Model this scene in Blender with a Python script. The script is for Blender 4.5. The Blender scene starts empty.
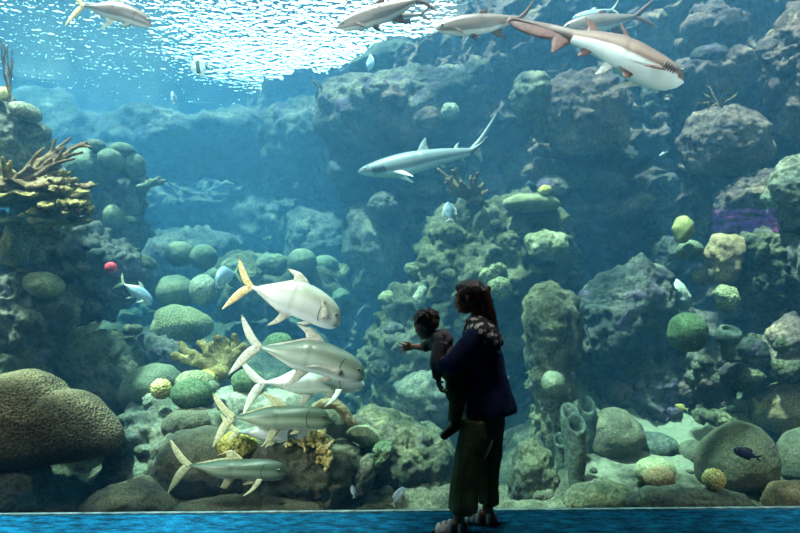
import bpy, bmesh, math, random
import numpy as np
from mathutils import Vector, Matrix, Euler

SC = bpy.context.scene
COL = SC.collection
F = 700.0                      # focal length in pixels of the 800x533 frame
HY = 296.0                     # horizon row

def P(x, y, D):
    """world point seen at photo position (x, y) standing D metres away"""
    return Vector(((x - 400.0) / F * D, D, 1.5 + (HY - y) / F * D))

# ------------------------------------------------------------------ noise
_rs = np.random.RandomState(7)
_perm = np.arange(256); _rs.shuffle(_perm); _perm = np.concatenate([_perm] * 3)
_g = _rs.normal(size=(256, 3)); _g /= np.linalg.norm(_g, axis=1)[:, None]

def perlin(p):
    pi = np.floor(p).astype(int); pf = p - pi; pi &= 255
    u = pf * pf * pf * (pf * (pf * 6 - 15) + 10)
    out = 0
    for dx in (0, 1):
        for dy in (0, 1):
            for dz in (0, 1):
                h = _perm[_perm[_perm[(pi[:, 0] + dx) & 255] + ((pi[:, 1] + dy) & 255)] + ((pi[:, 2] + dz) & 255)]
                g = _g[h]
                d = (g * (pf - np.array([dx, dy, dz]))).sum(1)
                w = (u[:, 0] if dx else 1 - u[:, 0]) * (u[:, 1] if dy else 1 - u[:, 1]) * (u[:, 2] if dz else 1 - u[:, 2])
                out = out + w * d
    return out * 1.6

def fbm(p, octv=4, gain=.5, lac=2.03):
    a, s, t = 1., 0., 0.
    for _ in range(octv):
        s = s + a * perlin(p); t += a; a *= gain; p = p * lac + 17.3
    return s / t

def ridged(p, octv=4, gain=.5):
    a, s, t = 1., 0., 0.
    for _ in range(octv):
        s = s + a * (1 - np.abs(perlin(p)) * 2); t += a; a *= gain; p = p * 2.1 + 9.1
    return s / t

def worley(p):
    """distance to the nearest of jittered cell points (0..~1)"""
    pi = np.floor(p).astype(int); best = np.full(len(p), 9.)
    for dx in (-1, 0, 1):
        for dy in (-1, 0, 1):
            for dz in (-1, 0, 1):
                c = pi + np.array([dx, dy, dz]); k = c & 255
                h = _perm[_perm[_perm[k[:, 0]] + k[:, 1]] + k[:, 2]]
                j = (_g[h] * .35 + .5)
                best = np.minimum(best, ((c + j - p) ** 2).sum(1))
    return np.sqrt(best)

# ------------------------------------------------------------------ meshes
def link(name, me, mats=(), parent=None):
    o = bpy.data.objects.new(name, me); COL.objects.link(o)
    for m in (mats if isinstance(mats, (list, tuple)) else [mats]):
        me.materials.append(m)
    if parent is not None:
        o.parent = parent
    return o

def mesh_np(name, v, f, smooth=True):
    me = bpy.data.meshes.new(name)
    v = np.asarray(v, dtype=np.float32); f = np.asarray(f, dtype=np.int32)
    n, k = f.shape
    me.vertices.add(len(v)); me.vertices.foreach_set('co', v.ravel())
    me.loops.add(n * k); me.loops.foreach_set('vertex_index', f.ravel())
    me.polygons.add(n); me.polygons.foreach_set('loop_start', np.arange(0, n * k, k, dtype=np.int32))
    me.polygons.foreach_set('loop_total', np.full(n, k, dtype=np.int32))
    me.polygons.foreach_set('use_smooth', np.full(n, smooth))
    me.update(); me.validate()
    return me

def tag(o, label=None, cat=None, group=None, kind=None):
    if label: o['label'] = label
    if cat: o['category'] = cat
    if group: o['group'] = group
    if kind: o['kind'] = kind
    return o

_ico = {}
def ico(level):
    if level not in _ico:
        bm = bmesh.new(); bmesh.ops.create_icosphere(bm, subdivisions=level, radius=1)
        v = np.array([x.co[:] for x in bm.verts]); f = np.array([[q.index for q in x.verts] for x in bm.faces]); bm.free()
        v /= np.linalg.norm(v, axis=1)[:, None]
        _ico[level] = (v, f)
    return _ico[level]

def normals(v, f):
    fn = np.cross(v[f[:, 1]] - v[f[:, 0]], v[f[:, 2]] - v[f[:, 0]])
    n = np.zeros_like(v)
    for k in range(3):
        np.add.at(n, f[:, k], fn)
    return n / (np.linalg.norm(n, axis=1)[:, None] + 1e-12)

def circ_interp(ang, rad, q, win=31):
    """smooth periodic interpolation of rad(ang) at q"""
    o = np.argsort(ang); ang, rad = ang[o], rad[o]
    a = np.concatenate([ang[-3:] - 2 * math.pi, ang, ang[:3] + 2 * math.pi]); r = np.concatenate([rad[-3:], rad, rad[:3]])
    tab = np.linspace(-math.pi, math.pi, 721); t = np.interp(tab, a, r)
    h = win // 2; k = np.hanning(win); k /= k.sum()
    tp = np.concatenate([t[-h - 1:-1], t, t[1:h + 1]])
    t = np.convolve(tp, k, 'same')[h:-h]
    return np.interp(q, tab, t)

def ell(cx, cy, rx, ry, rot=0, n=16):
    c, s = math.cos(math.radians(rot)), math.sin(math.radians(rot))
    return [(cx + rx * math.cos(a) * c - ry * math.sin(a) * s, cy + rx * math.cos(a) * s + ry * math.sin(a) * c)
            for a in [2 * math.pi * i / n for i in range(n)]]

def displace(v, f, style, amp, size, seed):
    """push the vertices along their normals; metres"""
    off = np.array([seed * 3.17 % 91, seed * 7.77 % 83, seed * 1.93 % 71])
    n = normals(v, f); p = v + off
    if style == 'smooth':
        d = amp * 1.5 * fbm(p * (1.6 / size), 5) + .022 * fbm(p * 9, 4) * min(1, size * 1.6) + .012 * (.5 - worley(p * 16)) * min(1, size * 1.4)
    elif style == 'brain':
        d = amp * fbm(p * (1.3 / size), 3) - .010 * np.minimum(1, size * 2) * (1 - np.minimum(1, np.abs(perlin(p * 19)) * 3.5))
    elif style == 'pore':
        d = amp * fbm(p * (1.5 / size), 3) + .006 * (worley(p * 34) - .5)
    elif style == 'knob':
        w = worley(p * (5.5 / size)); d = amp * (.55 - w) * 1.6 + amp * .2 * fbm(p * 4 / size, 2)
    elif style == 'rough':
        d = amp * fbm(p * (1.5 / size), 3)
        v2 = v + n * d[:, None]; q = v2 + off
        k = min(1, size * 2)
        d = d + amp * .8 * (ridged(q * (2.6 / size), 4) - .55) + k * (.12 * (.5 - worley(q * 5.5)) + .055 * (.5 - worley(q * 12)) + .02 * (.5 - worley(q * 26)) + .03 * fbm(q * 10, 3))
    elif style == 'crag':
        k = min(1, size * 2)
        d = amp * fbm(p * (1.3 / size), 3) + amp * .8 * (ridged(p * (2.2 / size), 5) - .5) + k * (.045 * fbm(p * 7, 5) + .05 * (.5 - worley(p * 7)) + .02 * (.5 - worley(p * 18)))
    else:
        d = 0 * v[:, 0]
    return v + n * d[:, None]

def rock(name, label, cat, outline, D, T, mat, style='smooth', amp=.1, level=5, fill=1.0, tilt=0, group=None, kind=None, parent=None, seed=None, back=.0):
    """a rounded body whose widest section follows an outline and which is T metres deep each way"""
    pts = [P(x, y, D) for x, y in outline]
    # resample the outline so that long edges count as much as short ones
    dense = []
    for i in range(len(pts)):
        a, b = pts[i], pts[(i + 1) % len(pts)]
        for k in range(6):
            dense.append(a.lerp(b, k / 6))
    X = np.array([q.x for q in dense]); Z = np.array([q.z for q in dense])
    cx, cz = (X.min() + X.max()) / 2, (Z.min() + Z.max()) / 2
    ang = np.arctan2(Z - cz, X - cx); rad = np.hypot(X - cx, Z - cz)
    v, f = ico(level)
    th = np.arctan2(v[:, 2], v[:, 0]); rho = np.hypot(v[:, 0], v[:, 2])
    rho = rho ** fill
    R = circ_interp(ang, rad, th, 31 if rad.mean() > .32 else 75)
    w = np.stack([np.cos(th) * R * rho, v[:, 1] * T, np.sin(th) * R * rho], 1)
    size = float(np.mean(R))
    seed = seed if seed is not None else (abs(hash_(label)) % 997)
    w = displace(w, f, style, amp * size, size, seed)
    if tilt:
        w[:, 1] += w[:, 2] * tilt
    me = mesh_np(name, w, f)
    o = link(name, me, mat, parent)
    o.location = (cx, D + back, cz)
    if parent is None:
        tag(o, label, cat, group, kind)
    elif label:
        o['label'] = label
    return o

def hash_(s):
    h = 5381
    for c in s:
        h = (h * 33 + ord(c)) & 0xffffffff
    return h

def tube_np(path, radii, seg=8, flat=None):
    """closed tapered tube; returns verts, quads. flat=(axis vector, factor) squashes the section along an axis"""
    path = [Vector(p) for p in path]; V, Q = [], []
    up = Vector((0, 0, 1)); prev = None
    for i, p in enumerate(path):
        t = (path[min(i + 1, len(path) - 1)] - path[max(i - 1, 0)]).normalized()
        if prev is None:
            a = t.cross(up if abs(t.z) < .9 else Vector((1, 0, 0))).normalized()
        else:
            a = (prev - t * prev.dot(t)).normalized()
        prev = a; b = t.cross(a).normalized(); r = radii[i]
        for k in range(seg):
            c = 2 * math.pi * k / seg
            o = a * math.cos(c) * r + b * math.sin(c) * r
            if flat:
                ax, fc = flat; o = o - ax * o.dot(ax) * (1 - fc)
            V.append((p + o)[:])
    n = len(path)
    for i in range(n - 1):
        for k in range(seg):
            k2 = (k + 1) % seg
            Q.append((i * seg + k, i * seg + k2, (i + 1) * seg + k2, (i + 1) * seg + k))
    # caps (fan made of quads sharing the centre)
    for e, rev in ((0, True), (n - 1, False)):
        c = len(V); V.append(path[e][:])
        for k in range(0, seg, 2):
            q = [c, e * seg + k, e * seg + (k + 1) % seg, e * seg + (k + 2) % seg]
            Q.append(tuple(q if not rev else q[::-1]))
    return V, Q

class MB:
    """collects quads/triangles of one mesh"""
    def __init__(self): self.v = []; self.f = []; self.m = []
    def add(self, V, Q, mi=0):
        b = len(self.v); self.v += [tuple(x) for x in V]
        for q in Q: self.f.append(tuple(b + i for i in q)); self.m.append(mi)
    def tube(self, path, radii, seg=8, mi=0, flat=None):
        if not hasattr(radii, '__len__'): radii = [radii] * len(path)
        self.add(*tube_np(path, radii, seg, flat), mi)
    def ball(self, c, r, mi=0, level=3, rot=None):
        v, f = ico(level); r = np.array(r if hasattr(r, '__len__') else (r, r, r)); w = v * r
        if rot is not None:
            w = w @ np.array(rot.to_matrix()).T if hasattr(rot, 'to_matrix') else w @ np.array(rot).T
        self.add((w + np.array(c)).tolist(), f.tolist(), mi)
    def box(self, a, b, mi=0):
        x0, y0, z0 = a; x1, y1, z1 = b
        V = [(x0, y0, z0), (x1, y0, z0), (x1, y1, z0), (x0, y1, z0), (x0, y0, z1), (x1, y0, z1), (x1, y1, z1), (x0, y1, z1)]
        self.add(V, [(0, 3, 2, 1), (4, 5, 6, 7), (0, 1, 5, 4), (1, 2, 6, 5), (2, 3, 7, 6), (3, 0, 4, 7)], mi)
    def build(self, name, mats, parent=None, smooth=True):
        me = bpy.data.meshes.new(name); me.from_pydata(self.v, [], self.f); me.update()
        me.polygons.foreach_set('use_smooth', [smooth] * len(me.polygons))
        me.polygons.foreach_set('material_index', self.m)
        return link(name, me, mats, parent)

def remeshed(mb, name, mats, voxel=.008, smooth=4, parent=None, post=None, factor=.5):
    """one continuous skin round everything collected in mb"""
    me = bpy.data.meshes.new(name + '_src'); me.from_pydata(mb.v, [], mb.f); me.update()
    o = bpy.data.objects.new(name + '_src', me); COL.objects.link(o)
    m = o.modifiers.new('r', 'REMESH'); m.mode = 'VOXEL'; m.voxel_size = voxel
    if smooth:
        s = o.modifiers.new('s', 'SMOOTH'); s.iterations = smooth; s.factor = factor
    dg = bpy.context.evaluated_depsgraph_get()
    new = bpy.data.meshes.new_from_object(o.evaluated_get(dg))
    new.name = name
    bpy.data.objects.remove(o); bpy.data.meshes.remove(me)
    if post:
        n = len(new.vertices); co = np.empty(n * 3, dtype=np.float32); new.vertices.foreach_get('co', co); co = co.reshape(-1, 3)
        no = np.empty(n * 3, dtype=np.float32); new.vertices.foreach_get('normal', no); no = no.reshape(-1, 3)
        co = post(co.astype(float), no.astype(float)); new.vertices.foreach_set('co', co.astype(np.float32).ravel()); new.update()
    new.polygons.foreach_set('use_smooth', [True] * len(new.polygons))
    new.materials.clear()
    return link(name, new, mats, parent)

# ------------------------------------------------------------------ materials
def srgb(c):
    if isinstance(c, str):
        c = [int(c[i:i + 2], 16) / 255 for i in (0, 2, 4)]
    return tuple(x / 12.92 if x <= .04045 else ((x + .055) / 1.055) ** 2.4 for x in c) + (1,)

def new_mat(name):
    m = bpy.data.materials.new(name); m.use_nodes = True
    nt = m.node_tree; nt.nodes.clear()
    return m, nt, nt.nodes.new('ShaderNodeOutputMaterial')

def N(nt, t, **kw):
    n = nt.nodes.new('ShaderNode' + t)
    for k, v in kw.items():
        if k in n.inputs: n.inputs[k].default_value = v
        else: setattr(n, k, v)
    return n

def ramp(nt, fac, stops):
    r = nt.nodes.new('ShaderNodeValToRGB'); e = r.color_ramp.elements
    while len(e) > 1: e.remove(e[-1])
    for i, (p, c) in enumerate(stops):
        q = e[0] if i == 0 else e.new(p)
        q.position = p; q.color = srgb(c) if not isinstance(c, (int, float)) else (c, c, c, 1)
    nt.links.new(fac, r.inputs[0]); return r

def rock_mat(name, cols, scale=2.2, bump=.6, fine=24, pattern='rock', rough=.85, patch=None):
    """mottled rock or coral skin: cols from the lows to the highs of a noise"""
    m, nt, out = new_mat(name); L = nt.links.new
    tc = N(nt, 'TexCoord'); oi = N(nt, 'ObjectInfo')
    ad = N(nt, 'VectorMath', operation='ADD'); L(tc.outputs['Object'], ad.inputs[0])
    sc = N(nt, 'VectorMath', operation='SCALE'); L(oi.outputs['Location'], sc.inputs[0]); sc.inputs['Scale'].default_value = 1.0
    L(sc.outputs[0], ad.inputs[1]); vec = ad.outputs[0]
    n1 = N(nt, 'TexNoise', Scale=scale, Detail=6, Roughness=.65); L(vec, n1.inputs['Vector'])
    k = len(cols)
    r = ramp(nt, n1.outputs['Fac'], [(.30 + .40 * i / max(1, k - 1), c) for i, c in enumerate(cols)])
    col = r.outputs[0]
    if patch:                                         # encrusting growth of another colour
        n2 = N(nt, 'TexNoise', Scale=scale * 1.7, Detail=5, Roughness=.7); L(vec, n2.inputs['Vector'])
        pr = ramp(nt, n2.outputs['Fac'], [(.54, 0), (.62, 1)])
        mx = N(nt, 'Mix', data_type='RGBA'); L(pr.outputs[0], mx.inputs[0]); L(col, mx.inputs[6]); mx.inputs[7].default_value = srgb(patch); col = mx.outputs[2]
    # fine speckle
    n3 = N(nt, 'TexNoise', Scale=fine * 1.3, Detail=3); L(vec, n3.inputs['Vector'])
    sr = ramp(nt, n3.outputs['Fac'], [(.36, .38), (.62, 1.0)])
    mx = N(nt, 'Mix', data_type='RGBA', blend_type='MULTIPLY'); mx.inputs[0].default_value = .9
    L(col, mx.inputs[6]); L(sr.outputs[0], mx.inputs[7]); col = mx.outputs[2]
    if pattern == 'brain':                            # winding ridges
        b = N(nt, 'TexNoise', Scale=fine, Detail=1); L(vec, b.inputs['Vector'])
        w = N(nt, 'Math', operation='PINGPONG'); w.inputs[1].default_value = .04; L(b.outputs['Fac'], w.inputs[0])
        h = N(nt, 'Math', operation='MULTIPLY'); h.inputs[1].default_value = 25; L(w.outputs[0], h.inputs[0]); height = h.outputs[0]
    elif pattern == 'pore':                           # close set small cups
        b = N(nt, 'TexVoronoi', Scale=fine); L(vec, b.inputs['Vector']); height = b.outputs['Distance']
        pr = ramp(nt, height, [(.12, .22), (.55, 1.0)])
        mx = N(nt, 'Mix', data_type='RGBA', blend_type='MULTIPLY'); mx.inputs[0].default_value = .8
        L(col, mx.inputs[6]); L(pr.outputs[0], mx.inputs[7]); col = mx.outputs[2]
    else:
        b = N(nt, 'TexNoise', Scale=fine * .5, Detail=8, Roughness=.72); L(vec, b.inputs['Vector']); height = b.outputs['Fac']
    bp = N(nt, 'Bump', Strength=bump, Distance=.12 if pattern == 'rock' else .02); L(height, bp.inputs['Height'])
    bs = N(nt, 'BsdfPrincipled', Roughness=rough); bs.inputs['Specular IOR Level'].default_value = .15
    L(col, bs.inputs['Base Color']); L(bp.outputs[0], bs.inputs['Normal']); L(bs.outputs[0], out.inputs[0])
    return m

def plain(name, c, rough=.6, metal=0, spec=.4, bump=None, emit=None, estr=1, var=None, coords='Object'):
    m, nt, out = new_mat(name); L = nt.links.new
    bs = N(nt, 'BsdfPrincipled', Roughness=rough, Metallic=metal); bs.inputs['Specular IOR Level'].default_value = spec
    tc = N(nt, 'TexCoord')
    n = N(nt, 'TexNoise', Scale=(var or (6, ))[0], Detail=5); L(tc.outputs[coords], n.inputs['Vector'])
    c2 = (var[1] if var else c)
    r = ramp(nt, n.outputs['Fac'], [(.35, c), (.65, c2)]); L(r.outputs[0], bs.inputs['Base Color'])
    if bump:
        n2 = N(nt, 'TexNoise', Scale=bump[0], Detail=4); L(tc.outputs[coords], n2.inputs['Vector'])
        bp = N(nt, 'Bump', Strength=bump[1], Distance=.01); L(n2.outputs['Fac'], bp.inputs['Height']); L(bp.outputs[0], bs.inputs['Normal'])
    if emit:
        bs.inputs['Emission Color'].default_value = srgb(emit); bs.inputs['Emission Strength'].default_value = estr
    L(bs.outputs[0], out.inputs[0]); return m
# ------------------------------------------------------------------ palette
M = {}
M['reef'] = rock_mat('reef', ['262c28', '484c40', '747060', 'a49c80'], 1.6, .8, 22, patch='6a5a6a')
M['reef_purple'] = rock_mat('reef_purple', ['302a2e', '584a46', '857060', 'c6a880'], 1.8, .8, 22, patch='80695c')
M['reef_green'] = rock_mat('reef_green', ['24281e', '464a34', '6e6c4c', '9a9468'], 2.0, .8, 24, patch='6f6a55')
M['boulder'] = rock_mat('boulder', ['343a32', '52564a', '727058', '928c70'], 1.8, .45, 26, patch='6b7358')
M['dark_boulder'] = rock_mat('dark_boulder', ['37392f', '55553f', '6e6a50', '86805f'], 2.4, .5, 60, patch='5d5547')
M['pale'] = rock_mat('pale_boulder', ['5e6656', '7c8268', '9a9a7e', 'b6b294'], 2.5, .4, 30)
M['brown_coral'] = rock_mat('brown_coral', ['4e4230', '6a5a40', '82704e', '96855e'], 1.8, .9, 50, pattern='pore')
M['olive_coral'] = rock_mat('olive_coral', ['5b5f40', '7b7c54', '969468', 'aaa878'], 2.5, .5, 48, pattern='pore')
M['green_brain'] = rock_mat('green_brain', ['44583a', '647c50', '82966a', '9aac80'], 3, .8, 36, pattern='brain')
M['yellow_coral'] = rock_mat('yellow_coral', ['b09a50', 'd0ba68', 'e6d488', 'f2e6a8'], 8, .4, 60)
M['mustard'] = rock_mat('mustard', ['8a7a34', 'a89848', 'c0b05a', 'd2c470'], 5, .6, 40, pattern='pore')
M['tan_coral'] = rock_mat('tan_coral', ['6e5a40', '8a7450', 'a48c62', 'b8a27a'], 4, .5, 50)
M['grey_dome'] = rock_mat('grey_dome', ['424e3e', '5a664e', '74795c', '8c8e6e'], 3, .35, 60)
M['elkhorn'] = rock_mat('elkhorn', ['6e6038', '947f4a', 'b6a262', 'd2c084'], 5, .5, 50)
M['brown_horn'] = rock_mat('brown_horn', ['4c3c2a', '6e583c', '927650', 'b4966a'], 5, .5, 50)
M['sponge'] = rock_mat('sponge', ['5a6042', '7a7c56', '94926a', 'aaa682'], 4, .4, 50)
M['tube_sponge'] = rock_mat('tube_sponge', ['2a332c', '424c40', '5c6450', '787c64'], 4, .6, 30)
M['sand'] = rock_mat('sand', ['a8a88c', 'c6c4a4', 'dedabc', 'f0ecd4'], 5, .5, 90)
M['vase'] = rock_mat('vase_sponge', ['7c7a44', '929054', 'a8a664', 'bab876'], 5, .3, 90)
M['red'] = rock_mat('red_reflection', ['c03038', 'e04048', 'ff5a60', 'ff7a78'], 8, .3, 40)

def water_mats():
    m, nt, out = new_mat('water_body'); L = nt.links.new
    sc = N(nt, 'VolumeScatter', Density=WATER['s'], Anisotropy=.25); sc.inputs['Color'].default_value = WATER['sc'] + (1,)
    ab = N(nt, 'VolumeAbsorption', Density=WATER['a']); ab.inputs['Color'].default_value = WATER['ac'] + (1,)
    a = N(nt, 'AddShader'); L(sc.outputs[0], a.inputs[0]); L(ab.outputs[0], a.inputs[1]); L(a.outputs[0], out.inputs['Volume'])
    M['water'] = m
    # rippled surface seen from below: clear where a ripple faces you, a mirror at a slant
    m, nt, out = new_mat('water_skin'); L = nt.links.new
    tc = N(nt, 'TexCoord')
    n1 = N(nt, 'TexNoise', Scale=9, Detail=2, Roughness=.5, Distortion=.2); L(tc.outputs['Object'], n1.inputs['Vector'])
    n2 = N(nt, 'TexVoronoi', Scale=1.1, feature='SMOOTH_F1'); L(tc.outputs['Object'], n2.inputs['Vector'])
    ad = N(nt, 'Math', operation='MULTIPLY_ADD'); ad.inputs[1].default_value = .6; L(n2.outputs['Distance'], ad.inputs[0]); L(n1.outputs['Fac'], ad.inputs[2])
    # ripples steepened round this spot to make the surface patch brighter
    ds = N(nt, 'VectorMath', operation='MULTIPLY'); ds.inputs[1].default_value = (1, .9, 0)
    su = N(nt, 'VectorMath', operation='SUBTRACT'); su.inputs[1].default_value = GLITTER; L(tc.outputs['Object'], su.inputs[0]); L(su.outputs[0], ds.inputs[0])
    ln = N(nt, 'VectorMath', operation='LENGTH'); L(ds.outputs[0], ln.inputs[0])
    mr = N(nt, 'MapRange'); mr.inputs['From Min'].default_value = .6; mr.inputs['From Max'].default_value = 2.7; mr.inputs['To Min'].default_value = WAVE[0]; mr.inputs['To Max'].default_value = WAVE[1]
    L(ln.outputs['Value'], mr.inputs['Value'])
    bp = N(nt, 'Bump', Distance=.085); L(mr.outputs[0], bp.inputs['Strength']); L(ad.outputs[0], bp.inputs['Height'])
    lw = N(nt, 'LayerWeight', Blend=.5); L(bp.outputs[0], lw.inputs['Normal'])
    fr = ramp(nt, lw.outputs['Facing'], [(WAVE[2], .0), (WAVE[3], 1.0)])
    tr = N(nt, 'BsdfTransparent'); tr.inputs[0].default_value = (.97, .99, 1, 1)
    gl = N(nt, 'BsdfGlossy', Roughness=.12); gl.inputs['Color'].default_value = (.85, .88, .9, 1); L(bp.outputs[0], gl.inputs['Normal'])
    mx = N(nt, 'MixShader'); L(fr.outputs[0], mx.inputs[0]); L(tr.outputs[0], mx.inputs[1]); L(gl.outputs[0], mx.inputs[2]); L(mx.outputs[0], out.inputs[0])
    M['skin'] = m
    # acrylic pane
    m, nt, out = new_mat('acrylic'); L = nt.links.new
    fw = N(nt, 'LayerWeight', Blend=.5); pw = N(nt, 'Math', operation='POWER'); pw.inputs[1].default_value = 5; L(fw.outputs['Facing'], pw.inputs[0])
    fr = N(nt, 'Math', operation='MULTIPLY_ADD'); fr.inputs[1].default_value = .97; fr.inputs[2].default_value = .022; L(pw.outputs[0], fr.inputs[0])
    tr = N(nt, 'BsdfTransparent'); tr.inputs[0].default_value = (.985, .995, .99, 1)
    gl = N(nt, 'BsdfGlossy', Roughness=.0)
    mx = N(nt, 'MixShader'); L(fr.outputs[0], mx.inputs[0]); L(tr.outputs[0], mx.inputs[1]); L(gl.outputs[0], mx.inputs[2]); L(mx.outputs[0], out.inputs[0])
    M['acrylic'] = m
WATER = dict(s=.035, sc=(.19, .60, 1.0), a=.18, ac=(.10, .745, .83))
GLITTER = (-1.3, 11.4, 0)
WAVE = (1.7, .38, .475, .52)      # ripple strength near / away, facing thresholds
water_mats()

# carpet: blue pile with darker streaks
def bed():
    m = rock_mat('bed', ['282c24', '4a4a38', '6c684e', '8e886a'], 2.6, .8, 34)
    nt = m.node_tree; L = nt.links.new
    bs = next(n for n in nt.nodes if n.type == 'BSDF_PRINCIPLED'); src = bs.inputs['Base Color'].links[0].from_socket
    tc = N(nt, 'TexCoord'); n = N(nt, 'TexNoise', Scale=1.1, Detail=6, Roughness=.7); L(tc.outputs['Object'], n.inputs['Vector'])
    su = N(nt, 'VectorMath', operation='SUBTRACT'); su.inputs[1].default_value = (2.35, 6.9, .2); L(tc.outputs['Object'], su.inputs[0])
    sv = N(nt, 'VectorMath', operation='MULTIPLY'); sv.inputs[1].default_value = (.45, .35, 0); L(su.outputs[0], sv.inputs[0])
    ln = N(nt, 'VectorMath', operation='LENGTH'); L(sv.outputs[0], ln.inputs[0])
    ma = N(nt, 'Math', operation='MULTIPLY_ADD'); ma.inputs[1].default_value = -.34; L(ln.outputs['Value'], ma.inputs[0]); L(n.outputs['Fac'], ma.inputs[2])
    r = ramp(nt, ma.outputs[0], [(.33, 0), (.44, 1)])
    mx = N(nt, 'Mix', data_type='RGBA'); L(r.outputs[0], mx.inputs[0]); L(src, mx.inputs[6]); mx.inputs[7].default_value = srgb('8c8a6c'); L(mx.outputs[2], bs.inputs['Base Color'])
    return m
M['bed'] = bed()
def carpet():
    m, nt, out = new_mat('carpet'); L = nt.links.new
    tc = N(nt, 'TexCoord')
    mp = N(nt, 'Mapping'); mp.inputs['Scale'].default_value = (1, 2.2, 1); L(tc.outputs['Object'], mp.inputs[0])
    n = N(nt, 'TexNoise', Scale=7, Detail=9, Roughness=.8); L(mp.outputs[0], n.inputs['Vector'])
    r = ramp(nt, n.outputs['Fac'], [(.38, '02222e'), (.48, '06506c'), (.62, '0e84a4')])
    n2 = N(nt, 'TexNoise', Scale=90, Detail=4); L(tc.outputs['Object'], n2.inputs['Vector'])
    bp = N(nt, 'Bump', Strength=.8, Distance=.02); L(n2.outputs['Fac'], bp.inputs['Height'])
    bs = N(nt, 'BsdfPrincipled', Roughness=.9); bs.inputs['Specular IOR Level'].default_value = .1
    L(r.outputs[0], bs.inputs['Base Color']); L(bp.outputs[0], bs.inputs['Normal']); L(bs.outputs[0], out.inputs[0]); return m
M['carpet'] = carpet()
M['roomwall'] = plain('dark_plaster', '15181c', .9, bump=(30, .2), var=(3, '1b1f24'))
M['gasket'] = plain('gasket', '5f7a74', .5, bump=(40, .3), var=(14, 'a8c0b8'))
M['seam'] = plain('seam_bond', '9fc4cc', .3, var=(8, 'b8d4da'))
M['tankwall'] = plain('tank_wall', '35566a', .9, bump=(12, .4), var=(3, '4a6c7c'))

# ------------------------------------------------------------------ the room
WA, WB = Vector((-4.6, 4.70)), Vector((7.0, 5.03))        # front face of the viewing window, seen from above
def yw(x): return WA.y + (x - WA.x) / (WB.x - WA.x) * (WB.y - WA.y)
def struct(name, mb, mat, smooth=False):
    o = mb.build(name, mat, smooth=smooth); o['kind'] = 'structure'; return o
def slab(name, a, b, mat): q = MB(); q.box(a, b); return struct(name, q, mat)
def along(x0, x1, y0, y1, z0, z1):
    """box that follows the window line, y measured from its front face"""
    q = MB()
    V = [(x0, yw(x0) + y0, z0), (x1, yw(x1) + y0, z0), (x1, yw(x1) + y1, z0), (x0, yw(x0) + y1, z0),
         (x0, yw(x0) + y0, z1), (x1, yw(x1) + y0, z1), (x1, yw(x1) + y1, z1), (x0, yw(x0) + y1, z1)]
    q.add(V, [(0, 3, 2, 1), (4, 5, 6, 7), (0, 1, 5, 4), (1, 2, 6, 5), (2, 3, 7, 6), (3, 0, 4, 7)])
    return q
slab('floor', (-4.8, -2.2, -.12), (7.2, 4.6, 0), M['carpet'])
slab('ceiling', (-4.8, -2.2, 4.1), (7.2, 5.2, 4.25), M['roomwall'])
slab('wall_left', (-4.95, -2.2, 0), (-4.7, 5.3, 4.1), M['roomwall'])
slab('wall_right', (7.1, -2.2, 0), (7.35, 5.3, 4.1), M['roomwall'])
slab('wall_rear', (-4.95, -2.4, 0), (7.35, -2.2, 4.1), M['roomwall'])
struct('wall_front', along(-13, 13, .02, .25, 3.75, 6.0), M['tankwall'])
struct('wall_front_low', along(-13, 13, .03, .06, -1.0, -.004), M['tankwall'])
struct('wall_front_left', along(-13, -4.6, .02, .22, -1.0, 3.75), M['tankwall'])
struct('wall_front_right', along(7.0, 13, .02, .22, -1.0, 3.75), M['tankwall'])
WINS = []
sx1, sx2 = (265 - 400) / F * 4.80, (603 - 400) / F * 4.87
for i, (a, b) in enumerate(((-4.6, sx1 - .006), (sx1 + .006, sx2 - .004), (sx2 + .004, 7.0))):
    o_ = struct('window_%d' % (i + 1), along(a, b, .0, .03, .0, 3.75), M['acrylic']); WINS.append(o_)
def seam_mat():
    m, nt, out = new_mat('bonded_joint'); L = nt.links.new
    a = N(nt, 'BsdfTransparent'); a.inputs[0].default_value = (1, 1, 1, 1)
    b = N(nt, 'BsdfTranslucent'); b.inputs[0].default_value = srgb('a8ccd4')
    mx = N(nt, 'MixShader'); mx.inputs[0].default_value = .035; L(a.outputs[0], mx.inputs[1]); L(b.outputs[0], mx.inputs[2]); L(mx.outputs[0], out.inputs[0]); return m
M['joint'] = seam_mat()
for o_ in WINS:
    o_.data.materials.append(M['joint'])
    for k_ in (0, 1, 3, 5): o_.data.polygons[k_].material_index = 1      # the cut edges of the pane
struct('trim_1', along(sx1 - .006, sx1 + .006, .0, .03, .0, 3.75), M['joint'])
struct('trim_2', along(sx2 - .004, sx2 + .004, .0, .03, .0, 3.75), M['joint'])
struct('trim_3', along(-4.6, 7.0, .032, .07, -.1, .006), M['gasket'])
struct('floor_edge', along(-4.75, 7.15, -.6, .028, -.12, -.0005), M['carpet'])

# ------------------------------------------------------------------ the tank
def build_water():
    q = MB(); q.box((-12.8, 0, -1.0), (12.8, 17.5, 5.38))
    # front face follows the window
    q.v = [(x, (yw(x) + .04 if y == 0 else y), z) for x, y, z in q.v]
    o = struct('water', q, M['water'])
    nx, ny = 160, 110
    gx, gy = np.meshgrid(np.linspace(-12.8, 12.8, nx), np.linspace(4.3, 17.5, ny))
    v = np.stack([gx.ravel(), gy.ravel(), 0 * gx.ravel()], 1)
    v[:, 2] = 5.41 + .035 * fbm(v * .9, 3)
    idx = np.arange(nx * ny).reshape(ny, nx)
    f = np.stack([idx[:-1, :-1].ravel(), idx[:-1, 1:].ravel(), idx[1:, 1:].ravel(), idx[1:, :-1].ravel()], 1)
    o = link('water_surface', mesh_np('water_surface', v, f), M['skin']); o['kind'] = 'structure'
build_water()

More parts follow.
